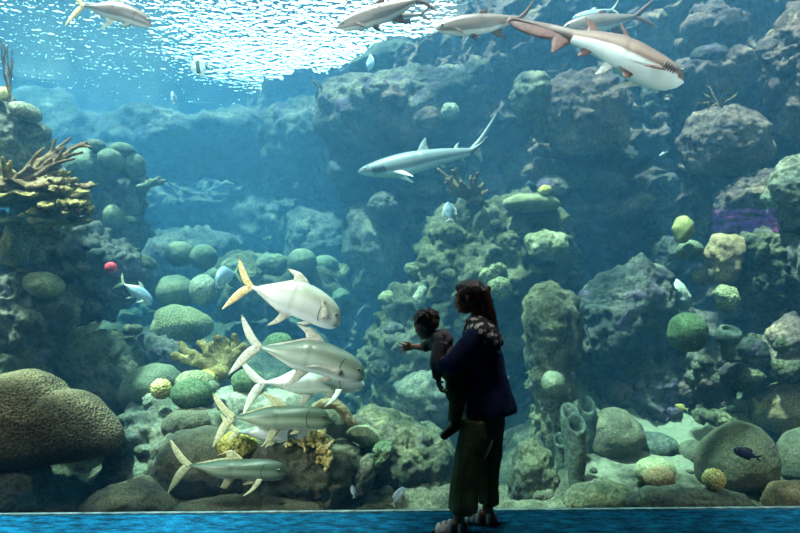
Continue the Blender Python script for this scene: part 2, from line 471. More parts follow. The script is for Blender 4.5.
def tank_sides():
    slab('wall_tank_left', (-13.2, 4, -1.1), (-12.8, 17.8, 5.8), M['tankwall'])
    slab('wall_tank_right', (12.8, 4, -1.1), (13.2, 17.8, 5.8), M['tankwall'])
    slab('wall_tank_back', (-13.2, 17.5, -1.1), (13.2, 17.8, 5.8), M['tankwall'])
tank_sides()

# back reef: a rock face whose distance varies from bay to bay
WALLPTS = [(-150, 100, 11), (-150, 400, 9.5), (0, 60, 15), (0, 250, 12), (0, 400, 9.5), (120, 100, 15.5), (120, 300, 13), (230, 60, 15.5), (230, 150, 15.5), (230, 300, 14.5),
           (300, 130, 13.5), (300, 260, 13.5), (355, 40, 12.8), (340, 80, 12.6), (400, 20, 11.2), (360, 130, 10.6), (350, 250, 12), (370, 330, 11), (420, 70, 9.9), (430, 130, 9.5), (430, 230, 9.6), (440, 330, 9.8), (440, 430, 8.8),
           (500, 60, 9.3), (500, 120, 9.1), (500, 300, 9.0), (580, 30, 9.1), (580, 120, 8.9), (590, 250, 8.8), (600, 380, 8.6), (680, 20, 8.7), (680, 120, 8.7), (680, 250, 8.5), (700, 380, 8.0), (700, 430, 7.8),
           (760, 20, 8.3), (760, 120, 8.1), (790, 250, 7.9), (790, 400, 7.5), (880, 60, 7.6), (880, 300, 7.0), (1000, 200, 6.6)]
def wall_depth(X, Z):
    num = np.zeros_like(X); den = np.zeros_like(X)
    for px, py, D in WALLPTS:
        q = P(px, py, D)
        w = 1 / (((X - q.x) ** 2 + (Z - q.z) ** 2) + .05) ** 1.7
        num += w * D; den += w
    return num / den
def glow_panel():
    # added glowing panel above the water, brightens the flecks seen through the surface
    m, nt, out = new_mat('added_glow'); e = N(nt, 'Emission', Strength=12); e.inputs[0].default_value = (1, .93, .92, 1); nt.links.new(e.outputs[0], out.inputs[0])
    slab('window_4', (-16, 19.9, 6.2), (1.6, 20, 11.5), m)
glow_panel()
def build_reef():
    nx, nz = 1150, 330
    X, Z = np.meshgrid(np.linspace(-12.8, 12.8, nx), np.linspace(-.9, 5.6, nz))
    D = wall_depth(X.ravel(), Z.ravel())
    p = np.stack([X.ravel(), D, Z.ravel()], 1)
    n = .55 * fbm(p * .55, 3) + .38 * (ridged(p * .9 + 40, 4) - .5) + .26 * (ridged(p * 2.6, 4) - .5) + .22 * (.5 - worley(p * 3.6)) + .10 * (.5 - worley(p * 8)) + .035 * (.5 - worley(p * 19)) + .05 * fbm(p * 9, 4)
    p[:, 1] -= n * 1.15
    p[:, 0] += .10 * fbm(p * 2 + 5, 3); p[:, 2] += .14 * fbm(p * 2 + 55, 3)
    idx = np.arange(nx * nz).reshape(nz, nx)
    f = np.stack([idx[:-1, :-1].ravel(), idx[:-1, 1:].ravel(), idx[1:, 1:].ravel(), idx[1:, :-1].ravel()], 1)
    o = link('wall_back', mesh_np('wall_back', p, f), M['reef_purple']); o['kind'] = 'structure'
build_reef()

def bed_height(X, Y):
    t = np.clip(Y - 5.2, 0, 20)
    k = 1 - .75 * np.exp(-((X - .95) / .5) ** 2) - .8 * np.exp(-((X + .45) / .62) ** 2) * np.clip((Y - 6.2) / 1.0, 0, 1)
    return -.38 + (.33 * np.minimum(t, 4.2) + .08 * np.maximum(t - 4.2, 0)) * k
def build_bed():
    nx, ny = 640, 340
    X, Y = np.meshgrid(np.linspace(-12.8, 12.8, nx), np.linspace(4.6, 17.2, ny))
    p = np.stack([X.ravel(), Y.ravel(), 0 * X.ravel()], 1)
    p[:, 1] = np.maximum(p[:, 1], yw(p[:, 0]) + .05)
    h = bed_height(p[:, 0], p[:, 1])
    near = np.clip((p[:, 1] - 5.0) / 1.2, 0, 1)
    sandy = np.exp(-((p[:, 0] - 1.9) / 1.0) ** 2 - ((p[:, 1] - 6.3) / 1.0) ** 2)
    rough = 1 - .85 * sandy
    h = h + near * rough * (.22 * fbm(p * .9, 4) + .22 * (ridged(p * 1.7, 4) - .5) + .05 * fbm(p * 6, 4) + .07 * (.5 - worley(p * 6)) + .03 * (.5 - worley(p * 15)))
    p[:, 2] = h
    idx = np.arange(nx * ny).reshape(ny, nx)
    f = np.stack([idx[:-1, :-1].ravel(), idx[:-1, 1:].ravel(), idx[1:, 1:].ravel(), idx[1:, :-1].ravel()], 1)
    o = link('seabed', mesh_np('seabed', p, f), M['bed']); o['kind'] = 'structure'
build_bed()

# ------------------------------------------------------------------ light
def lights():
    w = bpy.data.worlds.new('sky'); SC.world = w; w.use_nodes = True; nt = w.node_tree; nt.nodes.clear()
    bg = N(nt, 'Background', Strength=LIGHT['sky']); bg.inputs[0].default_value = (.80, .92, 1, 1)
    o = N(nt, 'OutputWorld'); nt.links.new(bg.outputs[0], o.inputs[0])
    l = bpy.data.lights.new('sun', 'SUN'); l.energy = LIGHT['sun']; l.angle = math.radians(4); l.color = (1, .96, .9)
    s = bpy.data.objects.new('sun', l); COL.objects.link(s)
    s.rotation_euler = Vector(LIGHT['dir']).to_track_quat('-Z', 'Y').to_euler()
    # row of area fills added above the front edge of the tank
    for i, x in enumerate((-5, -1.5, 2, 5.5)):
        l = bpy.data.lights.new('tank_fill', 'AREA'); l.shape = 'RECTANGLE'; l.size = 2.6; l.size_y = .5; l.energy = LIGHT['top_fill'] * (2.6, 1.2, .7, .7)[i]; l.color = (1, .95, .86)
        a = bpy.data.objects.new('tank_fill', l); COL.objects.link(a); a.location = (x, 5.7, 6.3)
        a.rotation_euler = Vector((0, .28, -1)).to_track_quat('-Z', 'Y').to_euler()
        # underwater fills added by the header to front-light the near fish
        l = bpy.data.lights.new('underwater_fill', 'AREA'); l.shape = 'RECTANGLE'; l.size = 2.4; l.size_y = .25; l.energy = LIGHT['header_fill'] * (2.2, 1.2, .8, .8)[i]; l.color = (1, .97, .9)
        a = bpy.data.objects.new('underwater_fill', l); COL.objects.link(a); a.location = (x, 5.2, 3.95)
        a.rotation_euler = Vector((0, .6, -1)).to_track_quat('-Z', 'Y').to_euler()
def downlights():
    for x, e in ((-3.4, 26), (-2.0, 30), (-.9, 14), (3.2, 9), (4.6, 9)):
        l = bpy.data.lights.new('downlight', 'SPOT'); l.energy = e * 40; l.spot_size = math.radians(34); l.spot_blend = .9; l.shadow_soft_size = .06; l.color = (.75, .92, 1)
        a = bpy.data.objects.new('downlight', l); COL.objects.link(a); a.location = (x, 4.2, 4.05); a.rotation_euler = (math.radians(4), 0, 0)
downlights()
def gallery():
    # added fill spots, high and low, aimed through the glass at fish and reef
    for loc, tgt, e, ang in (((-4.55, 2.0, 3.3), (-.95, 5.45, .95), 1300, 26), ((-4.55, 2.2, 3.6), (-2.5, 5.9, .7), 350, 34), ((6.6, -.4, 3.9), (2.6, 6.2, .3), 900, 22), ((-1.2, 3.85, 4.06), (-.95, 5.45, .9), 420, 46), ((-4.5, 2.5, .3), (-.95, 5.45, 1.0), 420, 26), ((5.6, 1.2, .3), (1.75, 5.7, 3.75), 1100, 17)):
        l = bpy.data.lights.new('room_fill', 'SPOT'); l.energy = e; l.spot_size = math.radians(ang); l.spot_blend = .8; l.shadow_soft_size = .05; l.color = (1, .98, .94)
        a = bpy.data.objects.new('room_fill', l); COL.objects.link(a); a.location = loc; a.rotation_euler = (Vector(tgt) - Vector(loc)).to_track_quat('-Z', 'Y').to_euler()
    l = bpy.data.lights.new('ceiling_lamp', 'AREA'); l.size = .3; l.energy = 32; l.color = (1, .95, .88)
    a = bpy.data.objects.new('ceiling_lamp', l); COL.objects.link(a); a.location = (.9, 3.96, 4.08)
gallery()
LIGHT = dict(sky=.75, sun=24, dir=(.27, .10, -1), top_fill=80, header_fill=35)
lights()

cam = bpy.data.cameras.new('camera'); cam.sensor_width = 36; cam.lens = 36 * F / 800; cam.shift_y = (HY - 266.5) / 800; cam.clip_end = 100
co = bpy.data.objects.new('camera', cam); COL.objects.link(co); co.location = (0, 0, 1.5); co.rotation_euler = (math.pi / 2, 0, 0)
SC.camera = co
SC.view_settings.view_transform = 'Standard'; SC.view_settings.look = 'None'; SC.view_settings.gamma = 1; SC.view_settings.use_curve_mapping = False
SC.view_settings.exposure = .12
SC.cycles.volume_bounces = 2; SC.cycles.max_bounces = 8; SC.cycles.diffuse_bounces = 3; SC.cycles.transparent_max_bounces = 12
SC.cycles.sample_clamp_indirect = 6; SC.cycles.use_denoising = True
SC.cycles.caustics_reflective = False; SC.cycles.caustics_refractive = False
# ------------------------------------------------------------------ boulders and corals
R = rock
# ---- far left bay, deep in the haze
R('reef_ledge', 'pale flat topped ledge far back under the bright patch of surface', 'rock', [(95, 130), (130, 108), (175, 112), (190, 120), (230, 118), (262, 112), (275, 130), (265, 175), (180, 180), (90, 170)], 12.6, 1.0, M['reef'], 'crag', .2, 6)
R('reef_ledge', 'low hazy ridge of rock left of the flat topped ledge', 'rock', [(20, 95), (60, 92), (95, 112), (130, 150), (110, 230), (20, 220)], 12.8, 1.0, M['reef'], 'crag', .2, 5)
R('reef_outcrop', 'hazy rock shelf just below the brightest patch of the surface', 'rock', [(262, 118), (300, 102), (345, 100), (360, 130), (345, 175), (290, 180), (262, 160)], 11.6, .7, M['reef'], 'rough', .2, 5)
R('reef_outcrop', 'blue hazy mound in the deep bay behind the pair of small dome corals', 'rock', [(115, 255), (150, 235), (205, 232), (240, 240), (250, 300), (110, 300)], 11.0, .9, M['reef'], 'rough', .18, 5)
R('reef_outcrop', 'dim blue rock in the deep bay left of the joint in the glass', 'rock', [(215, 205), (250, 190), (300, 205), (320, 260), (230, 270)], 12.5, .9, M['reef'], 'rough', .18, 5)
R('reef_outcrop', 'dim round topped rock in the deep bay right of the joint in the glass', 'rock', [(290, 212), (312, 200), (350, 212), (360, 260), (340, 300), (285, 280)], 11.5, .8, M['reef'], 'crag', .2, 5)
R('dome_coral', 'hazy dome coral on the bay floor above the back of the topmost jack', 'coral', ell(302, 262, 15, 14), 8.9, .2, M['grey_dome'], 'brain', .08, 5)
R('dome_coral', 'hazy dome coral left of its twin above the back of the topmost jack', 'coral', ell(325, 266, 14, 11), 9.3, .2, M['grey_dome'], 'pore', .08, 5)
R('reef_outcrop', 'low hazy rock behind the tail of the topmost jack', 'rock', [(215, 262), (240, 252), (290, 262), (350, 268), (360, 310), (220, 320)], 9.6, .8, M['reef_green'], 'rough', .15, 5)
R('dome_coral', 'small round dome coral, left one of the far pair in the bay', 'coral', ell(180, 254, 15, 13), 8.6, .2, M['grey_dome'], 'pore', .06, 5)
R('brain_coral', 'small ridged dome coral, right one of the far pair in the bay', 'coral', ell(204, 257, 14, 13), 8.4, .2, M['grey_dome'], 'brain', .06, 5)
R('dome_coral', 'large hazy dome coral beyond the pale blue fish', 'coral', ell(175, 292, 21, 17), 7.9, .25, M['grey_dome'], 'pore', .08, 5)
R('dome_coral', 'pale hazy dome coral behind the fish that faces the window', 'coral', ell(203, 290, 14, 16), 7.9, .2, M['pale'], 'pore', .08, 5)
R('dome_coral', 'slanting slab shaped coral with a pale upper rim below the large hazy dome', 'coral', [(158, 310), (172, 304), (190, 307), (212, 318), (214, 330), (195, 345), (165, 345), (150, 335)], 7.6, .3, M['olive_coral'], 'pore', .08, 5)
# ---- left reef
R('reef_outcrop', 'pale craggy outcrop at the left edge above the branching coral', 'rock', [(-40, 100), (0, 98), (14, 103), (22, 112), (34, 122), (42, 140), (50, 160), (40, 200), (-40, 210)], 6.9, .6, M['boulder'], 'crag', .22, 6)
R('boulder', 'smooth pale hump on the slope above the brown branching coral', 'rock', ell(26, 112, 14, 9, 20), 6.7, .2, M['pale'], 'smooth', .1, 5)
R('sponge', 'small yellowish knob on top of the outcrop at the left edge', 'sponge', ell(4, 94, 7, 7), 6.6, .07, M['yellow_coral'], 'knob', .08, 5)
R('dome_coral', 'broad pale lobe of coral against the left end of the far pillar', 'coral', ell(90, 168, 22, 20, 15), 8.1, .3, M['grey_dome'], 'smooth', .1, 5)
R('dome_coral', 'flat topped coral lobe at the peak of the hazy left pillar', 'coral', ell(97, 146, 9, 6), 7.9, .12, M['boulder'], 'rough', .1, 5)
R('dome_coral', 'round cap of coral on the upper right of the hazy left pillar', 'coral', ell(122, 151, 12, 8), 8.1, .18, M['grey_dome'], 'smooth', .1, 5)
R('dome_coral', 'smooth round shoulder of coral right of the cap on the hazy left pillar', 'coral', ell(134, 166, 11, 13), 8.2, .2, M['grey_dome'], 'smooth', .08, 5)
R('dome_coral', 'middle lobe of coral between cap and broad lobe of the hazy left pillar', 'coral', ell(111, 160, 12, 11, 30), 7.9, .2, M['grey_dome'], 'smooth', .08, 5)
R('reef_pillar', 'tall hazy reef pillar carrying smooth coral caps, left of the bay', 'rock', [(70, 150), (100, 148), (135, 152), (143, 180), (138, 225), (135, 262), (150, 300), (60, 300), (55, 200)], 8.7, .5, M['reef'], 'rough', .2, 6)
R('dome_coral', 'egg shaped coral standing on the side of the left pillar', 'coral', ell(113, 216, 9, 12), 7.9, .13, M['sponge'], 'smooth', .05, 5)
R('sponge', 'short stubby coral knob right of the egg shaped coral', 'sponge', ell(130, 220, 6, 4), 8.0, .08, M['pale'], 'smooth', .08, 4)
R('reef_outcrop', 'rough knobbly reef slope under the table coral', 'rock', [(28, 240), (60, 226), (95, 226), (130, 245), (145, 270), (140, 300), (90, 325), (40, 320), (25, 290)], 7.7, .45, M['reef'], 'rough', .22, 6)
R('reef_outcrop', 'shadowed rock column below the table coral at the left edge', 'rock', [(-40, 205), (10, 215), (35, 250), (25, 300), (-10, 330), (-40, 330)], 7.0, .5, M['reef'], 'rough', .22, 6)
R('reef_outcrop', 'big craggy rock at the left edge with a steep right face', 'rock', [(-30, 272), (0, 262), (28, 268), (52, 278), (68, 300), (77, 318), (62, 345), (40, 372), (-30, 375)], 6.6, .45, M['reef'], 'rough', .24, 6)
R('dome_coral', 'pale green dome coral on top of the craggy left edge rock', 'coral', ell(44, 285, 19, 13, 12), 6.35, .2, M['sponge'], 'pore', .1, 5)
R('reef_outcrop', 'rough clump of coral rubble above the giant brown coral', 'rock', [(-30, 345), (5, 338), (35, 352), (50, 375), (40, 400), (-30, 410)], 6.4, .35, M['reef_green'], 'rough', .22, 5)
R('boulder', 'large teal mound with a flat sloping top behind the giant brown coral', 'rock', [(45, 352), (60, 335), (85, 325), (110, 330), (140, 345), (157, 362), (155, 400), (120, 420), (40, 420)], 7.3, .55, M['reef_green'], 'crag', .16, 6)
R('dome_coral', 'tiny rubbly coral head on the slope below the pale blue fish', 'coral', ell(133, 330, 10, 6), 7.2, .1, M['reef_green'], 'rough', .2, 4)
R('boulder', 'hazy rock between the teal mound and the yellow branching coral', 'rock', [(140, 330), (165, 330), (200, 345), (205, 380), (150, 385)], 7.5, .4, M['reef'], 'rough', .15, 5)
R('giant_coral', 'giant brown honeycomb coral bulging in at the lower left edge', 'coral', [(-35, 400), (-15, 385), (5, 374), (30, 369), (48, 376), (60, 390), (80, 392), (98, 402), (112, 418), (122, 437), (120, 449), (95, 457), (60, 463), (20, 466), (-35, 464)], 5.75, .42, M['brown_coral'], 'pore', .05, 6, fill=.8)
R('boulder', 'green grey rock under the left part of the giant brown coral', 'rock', [(-30, 470), (10, 462), (45, 466), (50, 490), (46, 515), (-30, 518)], 5.75, .3, M['boulder'], 'crag', .12, 5)
R('boulder', 'low rock filling the dark hollow under the giant brown coral', 'rock', [(30, 470), (80, 466), (110, 480), (115, 512), (40, 514)], 6.4, .3, M['reef'], 'crag', .15, 5)
# ---- middle left mound
R('reef_mound', 'rubbly slope running down from the round corals to the window', 'rock', [(70, 500), (92, 470), (115, 445), (118, 420), (135, 402), (170, 398), (215, 400), (262, 402), (300, 415), (330, 425), (345, 450), (335, 515), (70, 516)], 6.35, .6, M['boulder'], 'rough', .12, 6)
R('boulder', 'smooth grey green dome behind the small yellow coral', 'coral', [(119, 395), (124, 380), (136, 368), (155, 363), (172, 366), (183, 378), (180, 400), (150, 408), (120, 406)], 6.55, .3, M['grey_dome'], 'smooth', .06, 5)
R('cauliflower_coral', 'small round yellow knobbly coral in front of the grey green dome', 'coral', ell(161, 389, 10, 10), 6.1, .085, M['yellow_coral'], 'knob', .2, 5)
R('brain_coral', 'bright green brain coral right of the small yellow coral', 'coral', ell(192, 394, 21, 16), 6.1, .18, M['green_brain'], 'brain', .04, 6)
R('dome_coral', 'olive dome coral behind the bright green brain coral', 'coral', ell(195, 382, 20, 12), 6.35, .17, M['olive_coral'], 'pore', .05, 5)
R('dome_coral', 'small bluish dome coral wedged beside the bright green brain coral', 'coral', ell(210, 388, 10, 8), 6.3, .1, M['grey_dome'], 'smooth', .05, 5)
R('dome_coral', 'small olive coral cap below the yellow branching coral', 'coral', ell(209, 377, 11, 8, 20), 6.45, .12, M['mustard'], 'pore', .05, 5)
R('brain_coral', 'round green brain coral with a dark underside below the jacks', 'coral', ell(248, 381, 17, 13), 6.25, .15, M['green_brain'], 'brain', .04, 6)
R('brain_coral', 'green dome coral peeping out behind the second jack from the top', 'coral', ell(279, 345, 15, 13), 6.8, .15, M['green_brain'], 'brain', .05, 5)
R('boulder', 'shadowed boulder under the branching yellow coral', 'rock', ell(227, 366, 18, 12), 6.7, .2, M['reef'], 'crag', .15, 5)
R('boulder', 'flat pale rock between the green corals and the jacks', 'rock', [(205, 398), (225, 386), (262, 390), (300, 392), (310, 410), (260, 420), (210, 416)], 6.3, .25, M['pale'], 'crag', .1, 5)
R('dome_coral', 'small dark dome coral glimpsed below the paired jacks', 'coral', ell(292, 392, 18, 10), 6.5, .15, M['olive_coral'], 'pore', .1, 5)
R('boulder', 'round dark brown boulder at the foot of the slope, left of the lowest jack', 'rock', [(152, 470), (160, 445), (178, 432), (205, 426), (238, 436), (255, 460), (255, 490), (215, 505), (165, 500)], 5.75, .34, M['dark_boulder'], 'smooth', .06, 6)
R('boulder', 'dark rounded rock on top of the slope behind the jack tails', 'rock', ell(188, 424, 27, 17, -10), 6.0, .2, M['dark_boulder'], 'smooth', .1, 5)
R('dome_coral', 'mustard coloured coral lump between the two lowest jacks', 'coral', ell(237, 447, 23, 15), 5.62, .14, M['mustard'], 'pore', .1, 5)
R('boulder', 'dark square shouldered rock under the yellow coral clusters', 'rock', [(238, 450), (262, 434), (300, 432), (335, 440), (358, 448), (364, 462), (356, 485), (345, 512), (238, 514)], 5.78, .38, M['dark_boulder'], 'crag', .09, 6)
R('boulder', 'low dark foot of rock against the window left of the brown boulder', 'rock', [(80, 506), (110, 485), (140, 478), (175, 488), (200, 505), (190, 516), (80, 517)], 5.55, .25, M['dark_boulder'], 'crag', .12, 5)
R('boulder', 'low mossy foot of rock against the window under the lowest jack', 'rock', [(170, 508), (200, 498), (250, 496), (300, 500), (330, 508), (320, 518), (170, 518)], 5.4, .2, M['dark_boulder'], 'crag', .12, 5)
R('boulder', 'grey boulder behind the heads of the lower jacks', 'rock', [(290, 420), (310, 408), (335, 404), (352, 418), (350, 445), (300, 450)], 6.2, .25, M['dark_boulder'], 'smooth', .1, 5)
R('dome_coral', 'yellow green dome coral at the right end of the coral mound', 'coral', [(345, 432), (354, 426), (368, 425), (380, 433), (384, 442), (376, 447), (366, 445), (352, 441)], 5.9, .15, M['sponge'], 'pore', .05, 5)
R('boulder', 'wide hazy grey boulder behind the yellow green dome coral', 'rock', [(348, 418), (365, 406), (385, 406), (410, 418), (430, 430), (452, 452), (455, 485), (440, 512), (355, 512), (350, 450)], 6.3, .4, M['reef_green'], 'crag', .08, 6)
R('sponge', 'ragged green sponge right of the yellow green dome coral', 'sponge', [(374, 446), (384, 441), (394, 443), (392, 455), (384, 466), (376, 476), (370, 468)], 5.75, .08, M['green_brain'], 'rough', .2, 5)
R('reef_outcrop', 'narrow pale rubble ridge below the ragged green sponge', 'rock', [(362, 455), (374, 452), (376, 475), (362, 500), (345, 508), (350, 490)], 5.7, .1, M['boulder'], 'rough', .15, 5)
# ---- middle
R('reef_outcrop', 'lower slope of rubble beyond the pointing child', 'rock', [(385, 300), (400, 285), (425, 280), (450, 290), (470, 330), (480, 400), (470, 470), (380, 470), (355, 425), (352, 380), (365, 340)], 8.1, .6, M['reef_green'], 'rough', .2, 6)
R('boulder', 'pale leaning boulder seen past the dangling arm of the child', 'rock', [(392, 385), (420, 370), (450, 372), (470, 400), (450, 430), (400, 425)], 7.3, .3, M['boulder'], 'crag', .15, 5)
R('boulder', 'hazy boulder with a lit top left of the standing woman', 'rock', [(398, 430), (412, 424), (430, 422), (448, 436), (458, 460), (462, 510), (400, 512)], 6.7, .3, M['reef_green'], 'crag', .07, 5)
R('sponge', 'leaf shaped pale sponge above the head of the child', 'sponge', [(412, 298), (421, 284), (427, 288), (426, 302), (418, 314)], 7.6, .07, M['pale'], 'smooth', .1, 4)
R('reef_arch', 'dark rock with a pale rounded rim in the shadow right of the bay', 'rock', [(343, 225), (350, 206), (365, 202), (382, 215), (395, 232), (410, 250), (405, 300), (350, 300), (345, 260)], 9.6, .5, M['reef'], 'crag', .15, 5)
R('boulder', 'hazy round boulder right of the pale rimmed dark rock', 'rock', ell(384, 208, 17, 16), 9.2, .3, M['reef'], 'rough', .15, 5)
R('reef_outcrop', 'broad knobbly outcrop behind the head of the woman', 'rock', [(418, 250), (425, 228), (445, 212), (470, 200), (500, 196), (540, 200), (562, 206), (572, 235), (570, 280), (560, 340), (500, 360), (450, 340), (420, 300)], 8.2, .6, M['reef_green'], 'rough', .2, 6)
R('boulder', 'flat pale cap of coral on top of the broad outcrop', 'coral', [(500, 202), (515, 195), (540, 194), (558, 199), (562, 208), (530, 212), (505, 210)], 7.75, .25, M['sponge'], 'pore', .08, 5)
R('dome_coral', 'little yellow dome coral standing on the flat pale cap', 'coral', ell(545, 191, 7, 6), 7.6, .08, M['mustard'], 'pore', .1, 4)
R('boulder', 'hazy round boulder behind the little yellow dome coral', 'rock', ell(552, 188, 16, 13), 8.2, .2, M['reef'], 'crag', .1, 5)
R('reef_outcrop', 'yellow green knobbly shoulder low on the broad outcrop', 'rock', [(525, 236), (545, 230), (565, 235), (570, 252), (550, 262), (528, 256)], 7.55, .2, M['sponge'], 'rough', .15, 5)
R('reef_ledge', 'long dark ledge with a bright rim under the swimming silver fish', 'rock', [(318, 90), (350, 78), (385, 72), (420, 66), (450, 68), (478, 70), (500, 80), (500, 125), (460, 150), (400, 160), (340, 160), (315, 130)], 9.6, .7, M['reef'], 'crag', .14, 6)
R('boulder', 'hazy pale hump behind the long dark ledge', 'rock', [(345, 72), (368, 52), (400, 44), (430, 52), (450, 72), (400, 80)], 10.6, .6, M['boulder'], 'crag', .14, 5)
R('boulder', 'hazy round boulder under the tail of the large shark', 'rock', [(478, 78), (482, 60), (500, 51), (520, 55), (526, 75), (505, 82)], 9.4, .4, M['boulder'], 'smooth', .12, 5)
R('sponge', 'single pale tuft on the dark face under the long ledge', 'sponge', ell(450, 112, 9, 9), 8.8, .1, M['pale'], 'rough', .15, 4)
R('boulder', 'knobbly headed boulder beneath the tail fin of the large shark', 'rock', [(512, 90), (520, 74), (535, 71), (550, 80), (548, 100), (540, 120), (520, 122), (512, 108)], 8.3, .35, M['boulder'], 'rough', .12, 5)
R('boulder', 'large shadowed boulder with a bright rim under the large shark', 'rock', [(540, 100), (545, 85), (560, 76), (585, 72), (615, 76), (630, 100), (625, 150), (560, 155), (545, 130)], 8.3, .5, M['reef_purple'], 'crag', .1, 6)
# ---- right
R('boulder', 'large round boulder with a bright cap on the upper right wall', 'rock', [(680, 140), (688, 120), (705, 107), (728, 106), (750, 113), (765, 128), (770, 160), (735, 178), (690, 172)], 7.8, .45, M['reef_purple'], 'crag', .1, 6)
R('reef_ledge', 'craggy overhanging ledge beside the snout of the large shark', 'rock', [(655, 75), (680, 62), (705, 58), (740, 56), (762, 62), (772, 78), (745, 92), (700, 95), (665, 92)], 8.2, .4, M['reef_purple'], 'rough', .2, 6)
R('reef_outcrop', 'bright craggy buttress in the top right corner', 'rock', [(768, 70), (775, 30), (790, 12), (830, 0), (850, 100), (820, 150), (780, 130)], 7.6, .5, M['reef_purple'], 'rough', .2, 6)
R('reef_outcrop', 'pale rubbly band of rock between the shark and the top right corner', 'rock', [(690, 10), (712, 5), (745, 20), (748, 45), (715, 58), (690, 45)], 8.4, .35, M['reef_purple'], 'rough', .25, 5)
R('boulder', 'craggy bright boulder at the right edge with a deep notch', 'rock', [(770, 200), (772, 178), (785, 160), (810, 150), (850, 150), (850, 240), (790, 232)], 6.9, .4, M['boulder'], 'crag', .16, 6)
R('reef_outcrop', 'brown knobbly rock hanging left of the notched boulder', 'rock', [(715, 210), (722, 192), (738, 180), (760, 172), (782, 170), (782, 200), (765, 218), (730, 222)], 7.5, .35, M['reef_purple'], 'rough', .18, 6)
R('vase_sponge', 'smooth yellow green vase sponge on the right hand wall', 'sponge', [(672, 228), (677, 217), (685, 215), (693, 222), (694, 234), (686, 243), (677, 244)], 6.9, .1, M['vase'], 'smooth', .02, 5)
R('dome_coral', 'teal lobe of coral directly under the vase sponge', 'coral', ell(690, 250, 13, 10), 7.1, .14, M['grey_dome'], 'pore', .1, 5)
R('dome_coral', 'tall tan lobed coral right of the vase sponge', 'coral', [(705, 250), (712, 236), (730, 233), (745, 240), (742, 262), (732, 285), (712, 282)], 7.1, .22, M['tan_coral'], 'rough', .1, 5)
R('dome_coral', 'heart shaped coral lobe under the tall tan coral', 'coral', [(713, 292), (722, 284), (735, 288), (739, 300), (732, 314), (720, 310)], 6.9, .13, M['olive_coral'], 'smooth', .12, 5)
R('dome_coral', 'small hazy knob left of the heart shaped coral lobe', 'coral', ell(703, 276, 11, 9), 7.1, .1, M['reef'], 'rough', .1, 4)
R('reef_outcrop', 'dark encrusted rock under the notched boulder', 'rock', [(738, 236), (760, 228), (785, 236), (795, 262), (790, 300), (765, 318), (742, 300)], 7.1, .35, M['reef_green'], 'rough', .24, 6)
R('reef_outcrop', 'tall rock at the right edge below the notched boulder', 'rock', [(788, 250), (800, 235), (850, 235), (850, 330), (800, 320)], 6.8, .35, M['reef'], 'rough', .2, 5)
R('boulder', 'steep peaked rock with a pale ridge right of the woman', 'rock', [(570, 300), (590, 284), (618, 268), (640, 252), (650, 258), (668, 276), (674, 300), (668, 340), (640, 370), (585, 370), (570, 340)], 7.5, .5, M['reef'], 'crag', .16, 6)
R('reef_outcrop', 'hazy rock behind the peak of the steep rock', 'rock', [(655, 250), (662, 235), (675, 240), (680, 262), (678, 285), (660, 280)], 8.0, .25, M['reef'], 'rough', .18, 5)
R('sand_drift', 'bright drift of white sand spilling down behind the green brain coral', 'sand', [(668, 285), (676, 278), (684, 285), (692, 300), (688, 312), (678, 308)], 7.6, .12, M['sand'], 'smooth', .1, 4)
R('reef_column', 'tall bulging reef column with a green cap right of the woman', 'rock', [(523, 308), (528, 292), (545, 282), (565, 284), (578, 298), (580, 330), (572, 370), (566, 410), (568, 460), (565, 510), (540, 512), (532, 470), (538, 420), (530, 370), (525, 335)], 6.9, .4, M['reef_green'], 'rough', .17, 6)
R('dome_coral', 'elongated lobe of coral on the front of the reef column', 'coral', [(530, 318), (540, 300), (555, 297), (568, 310), (568, 335), (560, 356), (545, 360), (535, 340)], 6.72, .24, M['reef_green'], 'rough', .12, 5)
R('dome_coral', 'small round lobe halfway down the reef column', 'coral', ell(553, 383, 12, 13), 6.55, .14, M['grey_dome'], 'smooth', .08, 5)
R('boulder', 'pale leaning foot of the reef column near the window', 'rock', [(515, 452), (530, 438), (548, 448), (560, 480), (566, 512), (512, 512), (508, 480)], 6.3, .22, M['reef_green'], 'crag', .15, 5)
R('brain_coral', 'round green brain coral in the middle of the right hand reef', 'coral', [(668, 335), (671, 320), (682, 312), (696, 313), (706, 324), (707, 338), (698, 352), (682, 352), (672, 347)], 6.6, .2, M['green_brain'], 'brain', .04, 6)
R('reef_outcrop', 'knobbly block of reef under the round mouthed sponge', 'rock', [(728, 350), (740, 336), (760, 334), (768, 350), (766, 380), (750, 395), (732, 385)], 6.9, .25, M['reef_green'], 'rough', .24, 5)
R('reef_outcrop', 'pinkish craggy column near the right edge', 'rock', [(768, 330), (785, 318), (800, 310), (806, 340), (795, 372), (775, 385), (766, 360)], 6.7, .25, M['reef_purple'], 'rough', .2, 5)
R('reef_outcrop', 'pale rubble heap left of the knobbly block of reef', 'rock', [(690, 352), (710, 340), (728, 345), (732, 385), (728, 412), (695, 412), (680, 380)], 7.2, .3, M['reef'], 'rough', .2, 5)
R('reef_outcrop', 'low shadowed rubble under the green brain coral', 'rock', [(600, 368), (640, 352), (680, 355), (700, 385), (700, 420), (650, 432), (605, 420)], 7.5, .4, M['reef'], 'rough', .24, 6)
R('boulder', 'pale topped slab at the right edge below the pinkish column', 'rock', [(745, 400), (760, 388), (785, 383), (820, 390), (830, 430), (770, 432), (745, 420)], 6.9, .4, M['tan_coral'], 'crag', .12, 5)
R('reef_outcrop', 'dark knobbly slope behind the two big grey boulders', 'rock', [(690, 410), (715, 396), (745, 402), (780, 415), (790, 440), (740, 446), (700, 440)], 7.1, .35, M['reef_green'], 'rough', .2, 6)
